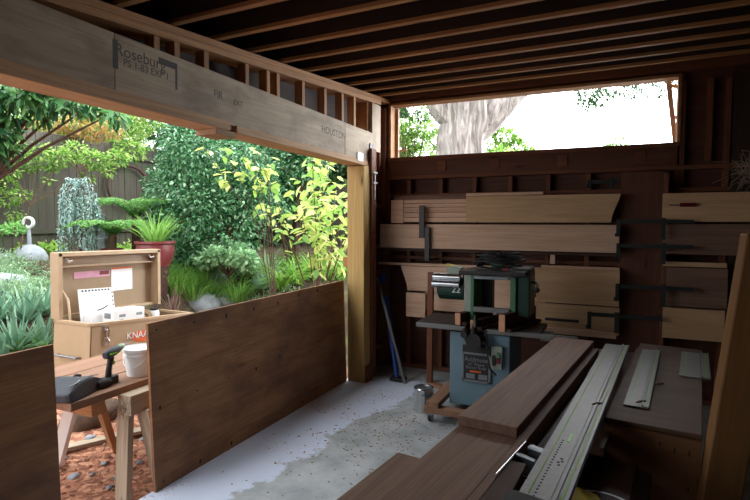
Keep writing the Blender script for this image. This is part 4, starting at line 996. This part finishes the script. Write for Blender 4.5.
# ------------------------------------------------------------------ planer/jointer machine
mc = thing('planer_jointer', 'blue-grey and green planer jointer machine on a wooden rolling base', 'machine', (-1.0, 4.05, 0))
MX, MY = -1.0, 4.05
def L_(p): return Vector((p[0] - MX, p[1] - MY, p[2]))
def mb(a, b_, bm): box2(bm, L_(a), L_(b_))
bm = B(); mb((-1.235, 4.05, .10), (-.75, 4.55, .70), bm); obj('cabinet', bm, 'bluegrey', mc, bev=.012)
pl = B(); mb((-1.12, 4.03, .315), (-.90, 4.05, .60), pl); pl_o = obj('name_plate', pl, 'iron', mc)
bm = B(); 
for a, b_ in (((-1.125, 4.026, .31), (-.895, 4.03, .325)), ((-1.125, 4.026, .53), (-.895, 4.03, .545)), ((-1.125, 4.026, .31), (-1.11, 4.03, .545)), ((-.91, 4.026, .31), (-.895, 4.03, .545))): mb(a, b_, bm)
obj('plate_border', bm, 'steel', pl_o)
tx = basis((1, 0, 0), (0, 0, 1), L_((-1.01, 4.027, .49)))
text('lettering', 'Addmute', .05, 'steel', pl_o, tx); text('lettering', '16" Planer', .034, 'steel', pl_o, basis((1, 0, 0), (0, 0, 1), L_((-1.01, 4.027, .452)))); text('lettering', 'Better Built', .034, 'steel', pl_o, basis((1, 0, 0), (0, 0, 1), L_((-1.01, 4.027, .425))))
bm = B(); mb((-1.06, 4.026, .388), (-.97, 4.03, .402), bm); obj('orange_line', bm, 'orange', pl_o)
bm = B(); mb((-1.09, 4.027, .335), (-1.02, 4.03, .375), bm); mb((-.99, 4.027, .335), (-.92, 4.03, .375), bm); obj('emblem', bm, 'steel', pl_o)
# switch box
sb = B(); mb((-.885, 4.00, .44), (-.80, 4.05, .62), sb); so = obj('switch_box', sb, 'greypanel', mc, bev=.004)
bm = B(); mb((-.838, 3.985, .54), (-.815, 4.0, .575), bm); obj('start_button', bm, 'cgreen', so); bm = B(); mb((-.845, 3.98, .49), (-.815, 4.0, .53), bm); obj('stop_button', bm, 'redh', so)
bm = B(); mb((-.875, 3.992, .47), (-.85, 4.0, .55), bm); obj('dial_plate', bm, 'iron', so)
# black mechanism above the plate
bm = B()
tube(bm, [L_((-1.10, 3.99, .74)), L_((-1.07, 3.97, .66)), L_((-1.0, 3.97, .62)), L_((-.93, 3.97, .66)), L_((-.92, 3.99, .74))], .022, 10)
cyl(bm, L_((-1.01, 3.93, .66)), L_((-1.01, 4.05, .66)), .06, .06, 20); cyl(bm, L_((-1.08, 3.9, .71)), L_((-1.08, 4.05, .71)), .025); mb((-1.06, 3.95, .60), (-.95, 4.04, .70), bm)
tube(bm, [L_((-1.02, 3.94, .72)), L_((-1.0, 3.92, .78)), L_((-.99, 3.95, .86))], .018, 8)
obj('height_mechanism', bm, 'iron', mc, smooth=True)
# tables: cast iron with aluminium front rails
bm = B(); mb((-1.50, 4.0, .735), (-1.13, 4.45, .765), bm); mb((-1.4, 4.05, .70), (-1.2, 4.4, .725), bm); obj('infeed_table', bm, 'iron', mc, bev=.005)
bm = B(); mb((-1.13, 4.05, .70), (-.82, 4.45, .735), bm); obj('bed', bm, 'iron', mc)
bm = B(); mb((-.82, 4.0, .725), (-.52, 4.42, .755), bm); obj('outfeed_table', bm, 'iron', mc, bev=.005)
bm = B(); p0 = L_((-1.60, 3.985, .735)); mb((-1.50, 3.975, .725), (-1.09, 3.999, .76), bm)
for x in (-1.46, -1.35): cyl(bm, L_((x, 3.973, .733)), L_((x, 3.97, .733)), .008, seg=10)
obj('front_rail', bm, 'alu', mc, bev=.003)
bm = B(); mb((-.92, 3.975, .72), (-.26, 3.999, .755), bm); obj('front_rail', bm, 'alu', mc, bev=.003)
bm = B(); mb((-.75, 4.2, .70), (-.45, 4.24, .73), bm); mb((-.52, 4.0, .70), (-.28, 4.03, .71), bm); obj('support_arm', bm, 'alu', mc)
# thicknesser frame above
bm = B(); mb((-1.135, 4.1, .76), (-1.075, 4.42, 1.17), bm); o = obj('side_panel', bm, 'greypanel', mc, bev=.006)
for x0_, x1_ in ((-1.079, -1.05), (-.765, -.72)):
    bm = B(); mb((x0_, 4.095, .78), (x1_, 4.42, 1.17), bm); obj('side_frame', bm, 'cgreen', mc, bev=.006)
bm = B(); mb((-.72, 4.12, .84), (-.62, 4.40, 1.19), bm); obj('gearbox', bm, 'dgreen', mc, bev=.01)
bm = B(); mb((-1.04, 4.3, .8), (-.95, 4.4, 1.14), bm); obj('dust_hood', bm, 'iron', mc, bev=.01)
bm = B(); box(bm, L_((-.89, 4.21, 1.185)), (.52, .44, .035), Euler((R(-1), R(-1), 0))); obj('top_cover', bm, 'iron', mc, bev=.008)
bm = B(); mb((-.76, 4.03, 1.16), (-.61, 4.3, 1.235), bm); obj('gear_cover', bm, 'iron', mc, bev=.015)
bm = B(); mb((-1.05, 4.08, .865), (-.765, 4.12, .905), bm); obj('cross_bar', bm, 'alu', mc, bev=.004)
bm = B(); mb((-1.05, 4.08, 1.13), (-.77, 4.11, 1.16), bm); obj('roller_guard', bm, 'steel', mc, bev=.004)
cyl_b = B(); cyl(cyl_b, L_((-.63, 4.2, 1.11)), L_((-.59, 4.2, 1.11)), .01); tube(cyl_b, [L_((-.59, 4.2, 1.11)), L_((-.57, 4.15, 1.10)), L_((-.56, 4.08, 1.08))], .012); o = obj('crank', cyl_b, 'iron', mc, smooth=True)
bm = B(); bmesh.ops.create_uvsphere(bm, u_segments=12, v_segments=8, radius=.022, matrix=Matrix.Translation(L_((-.56, 4.07, 1.07)))); obj('knob', bm, 'black', o, smooth=True)
# motor
bm = B(); cyl(bm, L_((-1.36, 4.2, 1.03)), L_((-1.145, 4.2, 1.03)), .095, seg=32); cyl(bm, L_((-1.37, 4.2, 1.03)), L_((-1.36, 4.2, 1.03)), .08, .095, 32); mt_ = obj('motor', bm, 'dgreen', mc, smooth=True)
text('lettering', '22', .075, 'paper', mt_, basis((1, 0, 0), (0, .35, .94), L_((-1.20, 4.103, 1.03))))
for yy, zz in ((4.12, 1.13), (4.10, 1.075)):
    bm = B(); cyl(bm, L_((-1.40, yy, zz)), L_((-1.17, yy, zz)), .032, seg=20); cyl(bm, L_((-1.345, yy, zz)), L_((-1.335, yy, zz)), .034, seg=20); obj('capacitor_can', bm, 'chrome', mt_, smooth=True)
bm = B(); box(bm, L_((-1.24, 4.2, 1.185)), (.12, .1, .07), Euler((0, R(12), 0))); obj('terminal_box', bm, 'greypanel', mt_, bev=.008)
bm = B(); box(bm, L_((-1.27, 4.17, 1.225)), (.07, .07, .006), Euler((0, R(12), 0))); obj('yellow_label', bm, 'yellow', mt_)
bm = B(); mb((-1.16, 4.15, .95), (-1.13, 4.28, 1.15), bm); obj('motor_mount', bm, 'iron', mt_)
# black cable heap on the cover
cb = thing('cable_coil', 'heap of black cable coiled on top of the machine', 'cable', (-.87, 4.18, 1.206))
bm = B()
for k in range(9):
    a0 = random.uniform(0, 6); rx_, ry_ = random.uniform(.10, .23), random.uniform(.06, .13); z0 = .012 + k * .012; tl = random.uniform(-.15, .15)
    tube(bm, [(rx_ * math.cos(a0 + t * .45) + random.uniform(-.006, .006), ry_ * math.sin(a0 + t * .45), z0 + .012 * math.sin(t * .9 + k) + max(0, tl * .25 * math.cos(a0 + t * .45))) for t in range(15)], .007, 6)
tube(bm, [(-.17, -.05, .02), (-.13, -.04, .1), (-.04, -.03, .13), (.05, 0, .08), (.14, 0, .02)], .009, 6)
tube(bm, [(-.15, .0, .02), (-.09, -.02, .13), (.0, .0, .145), (.08, .02, .05)], .009, 6)
obj('cable', bm, 'black', cb, smooth=True)
bm = B(); box2(bm, (-.06, -.04, .0), (.04, .04, .09)); obj('plug', bm, 'cgreen', cb, bev=.012); bm = B(); box2(bm, (.05, -.12, .0), (.1, -.09, .02)); obj('red_tag', bm, 'redh', cb)
# hanging cable on the front of the machine
bm = B(); tube(bm, [(-.915, 3.97, .70), (-.90, 3.95, .55), (-.885, 3.96, .45), (-.84, 3.985, .40)], .007, 6); tag(obj('hanging_cable', bm, 'black', smooth=True), 'thin black cable hanging down beside the switch box', 'cable')
# wooden jigs on the tables
for lab, a, b_, h, zz in (('brown wooden jig rail on the left table of machine', (-1.15, 3.99), (-1.0, 4.40), .095, .766), ('brown wooden jig rail in the middle of the machine', (-1.03, 4.0), (-.86, 4.46), .075, .736), ('longest brown wooden jig rail on right table', (-.79, 3.93), (-.64, 4.46), .13, .756)):
    t_ = thing('jig_rail', lab, 'wood rail', (a[0], a[1], zz), group='wooden jig rails on the machine')
    e = Vector((b_[0] - a[0], b_[1] - a[1], 0))
    beam('rail', (0, 0, h / 2), e + Vector((0, 0, h / 2)), .05, h, 'roughd', t_)
    beam('end_grain', -e.normalized() * .006 + Vector((0, 0, h / 2)), Vector((0, 0, h / 2)) - e.normalized() * .0005, .051, h, 'endgrain', t_)
    beam('foot_strip', Vector((.045, 0, .012)), e + Vector((.045, 0, .012)), .05, .024, 'roughd', t_)
# mobile base
for a, b_ in (((-1.37, 3.85, .105), (-.62, 3.85, .105)), ((-1.37, 4.62, .105), (-.62, 4.62, .105))):
    o = beam('base_beam', L_(a), L_(b_), .09, .045, 'bench', mc)
for x in (-1.30, -.70): beam('base_beam', L_((x, 3.81, .15)), L_((x, 4.66, .15)), .10, .045, 'bench', mc)
for x, y in ((-1.33, 3.86), (-.68, 3.86), (-1.33, 4.6), (-.68, 4.6)):
    bm = B(); box2(bm, (-.03, -.03, .058), (.03, .03, .062 + .02)); box2(bm, (-.02, -.022, .02), (-.014, .022, .07)); box2(bm, (.014, -.022, .02), (.02, .022, .07)); c_ = obj('caster', bm, 'steel', mc, loc=L_((x, y, 0)))
    bm = B(); cyl(bm, (-.012, 0, .03), (.012, 0, .03), .03, seg=24); obj('wheel', bm, 'black', c_, smooth=True)
# vertical wooden legs behind the table
for x in (-.68, -.5): pass
# paint can
t_ = thing('paint_can', 'shiny unlabelled paint can on the concrete floor', 'can', (-1.46, 4.06, 0))
bm = B(); lathe(bm, [(0, .005), (.08, .005), (.082, 0), (.08, .01), (.08, .19), (.083, .195), (.08, .2), (.074, .2), (.072, .19), (0, .19)], 40); obj('can', bm, 'chrome', t_, smooth=True)
bm = B(); lathe(bm, [(.07, .193), (.064, .2), (.06, .192), (0, .192)], 40); obj('lid', bm, 'steel', t_, smooth=True)
bm = B(); tube(bm, [(.085 * math.cos(a), .085 * math.sin(a), .15 - .0 * a) for a in (R(-90 + 10 * k) for k in range(19))], .002, 5); obj('handle', bm, 'steel', t_, smooth=True)
s_ = beam('floor_lath', (-1.5, 4.42, .01), (-1.2, 4.75, .015), .04, .02, 'firred'); tag(s_, 'thin lath lying on the floor behind the paint can', 'lath')
s_ = beam('floor_board', (-1.62, 4.75, .012), (-1.20, 4.50, .012), .09, .02, 'bench'); tag(s_, 'short reddish board flat on the floor behind the machine', 'board')
bm = B()
for k in range(420):
    x, y = random.gauss(-1.55, .28), random.gauss(3.55, .45)
    if k % 3 == 0: x, y = random.uniform(-2.2, -.9), random.uniform(2.4, 5)
    box(bm, (x, y, .003), (random.uniform(.004, .02), random.uniform(.003, .007), .003), Euler((0, 0, random.uniform(0, 6))))
tag(obj('wood_shavings', bm, 'hdrplate'), 'orange wood shavings scattered over the concrete', 'shavings', kind='stuff')

# ------------------------------------------------------------------ plank stack in the foreground
def plank(label, z, u0, v0, u1, v1, u2, v2, th, mat, ext0=0, ext1=0, group='planks stacked in the foreground'):
    """top face: near-left (u0,v0), near-right (u1,v1), far-right (u2,v2) on height z"""
    a, b_, c = onZ(u0, v0, z), onZ(u1, v1, z), onZ(u2, v2, z); d = (c - b_).normalized(); side = Vector((d.y, -d.x, 0)); w = abs((b_ - a).dot(side))
    s0 = b_ - side * w / 2 - d * ext0; s1 = c - side * w / 2 + d * ext1
    o = beam('redwood_plank', s0 - Vector((0, 0, th / 2)), s1 - Vector((0, 0, th / 2)), w, th, mat); return tag(o, label, 'plank', group)
plank('top plank of the foreground stack, widest and closest to the machine', .80, 457, 416, 517, 428, 594, 341, .04, 'rough')
a = onZ(524, 432, .758); c_dir = (onZ(594, 341, .8) - onZ(517, 428, .8)).normalized()
def pl2(label, xy, w, z, th, L, mat, back=1.2, group='planks stacked in the foreground'):
    s = Vector((xy[0], xy[1], z - th / 2)); o = beam('redwood_plank', s - c_dir * back, s + c_dir * L, w, th, mat); return tag(o, label, 'plank', group)
side = Vector((c_dir.y, -c_dir.x, 0))
# second level: left edge through pixel (457,422)->(335,500)
l1 = onZ(457, 424, .758); 
q = a - side * .125; pl2('wide plank directly under the top plank, foreground stack', (q.x, q.y), .245, .758, .035, 1.5, 'rough', 1.1)
q = a + side * .012; pl2('narrow edge plank at right of the foreground stack', (q.x, q.y), .035, .757, .06, 1.6, 'rough', 1.1)
q = onZ(398, 452, .72) + side * .14; pl2('shorter plank sticking out left, third in foreground stack', (q.x, q.y), .28, .72, .035, .0, 'rough', 1.3)
bpy.context.view_layer.update()
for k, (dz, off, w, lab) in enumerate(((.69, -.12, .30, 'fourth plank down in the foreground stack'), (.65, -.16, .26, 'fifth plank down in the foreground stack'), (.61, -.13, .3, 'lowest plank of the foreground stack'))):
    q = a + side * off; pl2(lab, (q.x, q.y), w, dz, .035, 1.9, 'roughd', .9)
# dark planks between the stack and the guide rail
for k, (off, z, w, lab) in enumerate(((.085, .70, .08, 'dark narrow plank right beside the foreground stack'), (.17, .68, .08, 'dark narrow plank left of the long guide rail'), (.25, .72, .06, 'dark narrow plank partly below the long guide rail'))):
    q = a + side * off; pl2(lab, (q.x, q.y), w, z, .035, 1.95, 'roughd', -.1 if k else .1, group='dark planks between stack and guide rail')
# trestles carrying it
for y, lab in ((1.75, 'trestle under the near end of the foreground stack'), (3.3, 'trestle under the far end of the foreground stack')):
    xc = -.42 + (y - 1.75) * .12
    t_ = thing('trestle', lab, 'trestle', (xc, y, 0), R(-6.5), 'trestles under the planks')
    beam('crossbar', (-.28, 0, .535), (.5, 0, .535), .09, .075, 'roughd', t_)
    for sx_ in (-.22, .42):
        for sy in (-1, 1): beam('leg', (sx_, sy * .03, .51), (sx_, sy * .2, 0), .04, .09, 'roughd', t_, up=(0, 1, 0))
s_ = beam('dark_offcut', onZ(478, 530, .745), onZ(516, 464, .745), .075, .02, 'roughd'); tag(s_, 'dark angled offcut between the stack and the black case', 'offcut')
s_ = beam('steel_rule', onZ(496, 474, .765), onZ(526, 441, .765), .006, .004, 'chrome'); tag(s_, 'thin bright steel rule beside the foreground stack', 'ruler')
q = a + side * .235; pl2('wide dark board added as shade between the stack and the bench', (q.x, q.y), .30, .60, .02, 1.9, 'roughd', .1, group='dark planks between stack and guide rail')  # added board, covers the lit floor so the gap stays in shade
# offcut sliver
a1, b1, c1 = onZ(540, 371, .79), onZ(558, 370, .79), onZ(577, 362, .79)
t_ = thing('wood_sliver', 'small bent wood sliver left of the long guide rail', 'sliver', a1); bm = B(); tube(bm, [(0, 0, 0), b1 - a1, c1 - a1], .006, 4); obj('sliver', bm, 'endgrain', t_)

# assembly bench with box end
BD = c_dir.copy(); BS = Vector((BD.y, -BD.x, 0)); BA = math.atan2(BD.y, BD.x) - PI / 2
bn0 = onZ(609, 418, .775); 
t_ = thing('assembly_bench', 'low plywood assembly bench with a square box end', 'bench', (bn0.x, bn0.y, 0), BA)
bm = B(); box2(bm, (-.02, 0, 0), (.33, 1.55, .02)); tpo = obj('top', bm, 'shopply', t_, loc=(0, 0, .755), bev=.003)
bm = B(); box2(bm, (.165, -.02, 0), (.315, 0, .753)); obj('box_end', bm, 'boxply', t_, loc=(0, .0, 0)); 
bm = B(); box2(bm, (.315, -.02, 0), (.33, 1.5, .752)); obj('side_board', bm, 'boxply', t_)
bm = B()
for x in (.19, .24, .29):
    for z in (.71, .55): cyl(bm, (x, -.021, z + random.uniform(-.02, .02)), (x, -.0205, z), .0028, seg=8)
obj('screw_heads', bm, 'rust', t_)
bm = B(); box2(bm, (-.02, .0, .58), (.165, .02, .753)); obj('apron', bm, 'boxply', t_)
bm = B(); box2(bm, (-.02, 1.5, 0), (.31, 1.52, .753)); obj('end_panel', bm, 'roughd', t_)
bm = B(); box2(bm, (-.02, .12, 0), (.31, .14, .753)); obj('shade_panel', bm, 'roughd', t_)  # dark panel added to paint the shade under the bench top
bm = B(); box2(bm, (-.02, .14, 0), (.0, 1.5, .753)); obj('side_panel', bm, 'roughd', t_)
# guide rails
def guide_rail(label, z, near, far, w, dots=False, split=.8):
    d = (far - near); L = d.length; ang = math.atan2(d.y, d.x)
    t_ = thing('guide_rail', label, 'guide rail', (near.x, near.y, z), ang, group='aluminium guide rails')
    bm = B(); box2(bm, (0, 0, 0), (L, w * .70, .004)); box2(bm, (0, w * .04, 0), (L, w * .07, .007)); obj('plate', bm, 'alu', t_)
    bm = B(); box2(bm, (0, -w * .30, 0), (L, -w * .02, .008)); box2(bm, (0, -w * .08, .008), (L, -w * .02, .014)); box2(bm, (0, -w * .30, .008), (L, -w * .27, .014)); obj('edge_channel', bm, 'alu', t_)
    bm = B(); box2(bm, (0, w * .50, .004), (L, w * .53, .0055)); box2(bm, (0, -w * .20, .008), (L, -w * .15, .0095)); o = obj('green_strip', bm, 'glow', t_)
    bm = B(); box2(bm, (0, -w * .02, 0), (L, 0.0, .003)); box2(bm, (0, -w * .32, 0), (L, -w * .30, .004)); obj('rubber_lip', bm, 'black', t_)
    if dots:
        bm = B()
        for k in range(24):
            cyl(bm, (.12 + k * .022, w * .38, .004), (.12 + k * .022, w * .38, .0052), .0035, seg=8)
        for q in ((.42, .2), (.44, .24), (.47, .2), (.45, .16)): cyl(bm, (q[0], w * q[1], .004), (q[0], w * q[1], .0052), .005, seg=8)
        obj('printed_scale', bm, 'ink', t_)
        bm = B(); box2(bm, (.62, w * .2, .004), (.70, w * .27, .0052)); obj('maker_mark', bm, 'green', t_)
    return t_
nr = onZ(557, 492, .80); fr = onZ(622, 346, .80)
guide_rail('longest aluminium guide rail with green strip, running across the bench', .80, nr - (fr - nr).normalized() * .25, fr, .137, True)
sp = beam('rail_support', Vector((nr.x + .0, 1.95, .782)), Vector((nr.x + .15, 3.5, .782)), .06, .03, 'roughd'); tag(sp, 'dark batten underneath the longest guide rail', 'batten')
guide_rail('medium guide rail lying right of the longest one', .779, onZ(641, 408, .779), onZ(655, 351, .779), .10)
guide_rail('short guide rail piece at the far right of the bench', .779, onZ(701, 379, .779), onZ(700, 354, .779), .14)
for lab, u, v in (('brown curled shaving between the two guide rails', 636, 403), ('small brown shaving lying on the medium guide rail', 655, 385), ('brown chip on the longest guide rail', 592, 405)):
    p = onZ(u, v, .785 if u != 592 else .806); t_ = thing('wood_shaving', lab, 'shaving', p, group='shavings on the bench'); bm = B(); tube(bm, [(0, 0, .003), (.02, .01, .008), (.04, .03, .004)], [.003, .006, .003], 5); obj('curl', bm, 'rough', t_)

# right leaning beam
b0 = onY(712, 430, 2.33); top = onY(744, 242, 2.33)
d = top - b0; foot = b0 - d * (b0.z / d.z)
t_ = thing('leaning_beam', 'orange timber beam leaning at the right edge of photo', 'beam', (foot.x + .04, 2.25, .0), rot=(0, math.atan2(d.x, d.z), 0))
bm = B(); box(bm, (.78, 0, 0), (1.55, .12, .12)); obj('timber', bm, 'beamy', t_, loc=(0, 0, .0), rot=(0, -PI / 2, 0), bev=.006)
bm = B()
for k in range(30):
    a = Vector((random.uniform(-.06, .06), random.uniform(-.06, -.0), 1.555)); tube(bm, [a, a + Vector((random.uniform(-.02, .02), -.01, random.uniform(-.008, .012)))], .003, 4)
obj('splintered_top', bm, 'hdrplate', t_)
# black case, vise, bucket and cloth at the bottom edge
c0 = onZ(511, 487, .885); c1 = onZ(560, 503, .885)
t_ = thing('black_case', 'black plastic case lying on the near end of guide rail', 'case', ((c0.x + c1.x) / 2, (c0.y + c1.y) / 2, .816), math.atan2(c1.y - c0.y, c1.x - c0.x))
cw = (c1 - c0).length / 2
bm = B(); box2(bm, (-cw, -.16, 0), (cw, 0, .07)); obj('shell', bm, 'black', t_, bev=.012)
bm = B(); box2(bm, (-cw - .001, -.161, .04), (cw + .001, .001, .044)); obj('seam', bm, 'iron', t_)
p = onZ(534, 462, .72)
t_ = thing('metal_vise', 'small grey metal vise tucked beside the long guide rail', 'vise', (p.x, p.y, .66), R(-25))
bm = B(); box2(bm, (-.05, -.04, 0), (.05, .05, .05)); box2(bm, (-.045, .02, .05), (.045, .05, .10)); box2(bm, (-.045, -.06, .02), (.045, -.045, .1)); cyl(bm, (0, -.11, .05), (0, .02, .05), .012); obj('jaws', bm, 'steel', t_, bev=.006)
bm = B(); cyl(bm, (-.05, -.11, .05), (.05, -.11, .05), .006); obj('handle', bm, 'chrome', t_, smooth=True)
s_ = beam('stand_block', (p.x, p.y - .10, .0), (p.x, p.y - .10, .555), .2, .4, 'roughd', up=(0, -1, 0)); tag(s_, 'dark block under the vise and black case', 'block')
s_.scale = (.69, 1, 1)
bp = onZ(600, 509, .60)
t_ = thing('white_bucket', 'white bucket with rim showing at the bottom edge', 'bucket', (bp.x, bp.y, .36))
bm = B(); lathe(bm, [(0, 0), (.10, 0), (.12, .22), (.13, .225), (.13, .24), (.118, .24), (.1, .02), (0, .02)], 36); obj('tub', bm, 'white', t_, smooth=True)
t2 = thing('yellow_scoop', 'yellow plastic scoop lying in the white bucket', 'scoop', (onZ(584, 501, .64).x, onZ(584, 501, .64).y, .64), R(25))
bm = B(); prism(bm, [(-.08, -.04), (-.06, .0), (.0, .02), (.07, -.01), (.06, -.04)], -.05, .06); obj('scoop', bm, 'yellow', t2, bev=.004)
s_ = bpy.data.objects.new('crate', None)
t_ = thing('low_crate', 'low dark crate under the bucket and drop cloth', 'crate', (bp.x, bp.y + .1, 0)); bpy.data.objects.remove(s_)
bm = B(); box2(bm, (-.2, -.35, 0), (.3, .25, .355)); obj('crate', bm, 'roughd', t_)
bm = B(); n_ = 24; vs = [[bm.verts.new((-.14 + .4 * i / n_, -.15 + .32 * j / n_, .362 + .03 * noise.noise(Vector((i * .3, j * .3, 1))) + .02 * noise.noise(Vector((i * .8, j * .8, 4))) + .02)) for i in range(n_ + 1)] for j in range(n_ + 1)]
for j in range(n_):
    for i in range(n_): bm.faces.new((vs[j][i], vs[j][i + 1], vs[j + 1][i + 1], vs[j + 1][i]))
o = obj('drop_cloth', bm, 'cloth', loc=(bp.x + .02, bp.y + .03, 0), smooth=True); so_ = o.modifiers.new('t', 'SOLIDIFY'); so_.thickness = .004
tag(o, 'crumpled grey drop cloth beside the white bucket', 'cloth')

# ------------------------------------------------------------------ light
w = bpy.data.worlds.new('overcast'); scene.world = w; w.use_nodes = True
nt = w.node_tree; bg = nt.nodes['Background']
tc = nt.nodes.new('ShaderNodeTexCoord'); n = noisen(nt, tc.outputs['Generated'], 2.0, 4)
r = ramp(nt, n, [(.3, (.86, .93, 1.0)), (.7, (1, 1, 1))]); nt.links.new(r.outputs[0], bg.inputs[0]); 
dt = nt.nodes.new('ShaderNodeVectorMath'); dt.operation = 'DOT_PRODUCT'; dt.inputs[1].default_value = Vector((.5, .74, .40)).normalized()
nt.links.new(tc.outputs['Generated'], dt.inputs[0])
mr = nt.nodes.new('ShaderNodeMapRange'); mr.interpolation_type = 'SMOOTHSTEP'; mr.inputs[1].default_value = .45; mr.inputs[2].default_value = 1.0; mr.inputs[3].default_value = 1.35; mr.inputs[4].default_value = 7.0
nt.links.new(dt.outputs['Value'], mr.inputs[0]); nt.links.new(mr.outputs[0], bg.inputs[1])
sun = bpy.data.lights.new('overcast_sun', 'SUN'); sun.energy = .9; sun.angle = R(60); sun.color = (1, .98, .95)
so2 = bpy.data.objects.new('overcast_sun', sun); C.objects.link(so2); so2.rotation_euler = (R(28), 0, R(-20))
vs_ = scene.view_settings; vs_.view_transform = 'Standard'; vs_.look = 'None'; vs_.exposure = 1.15; vs_.gamma = 1; vs_.use_curve_mapping = False
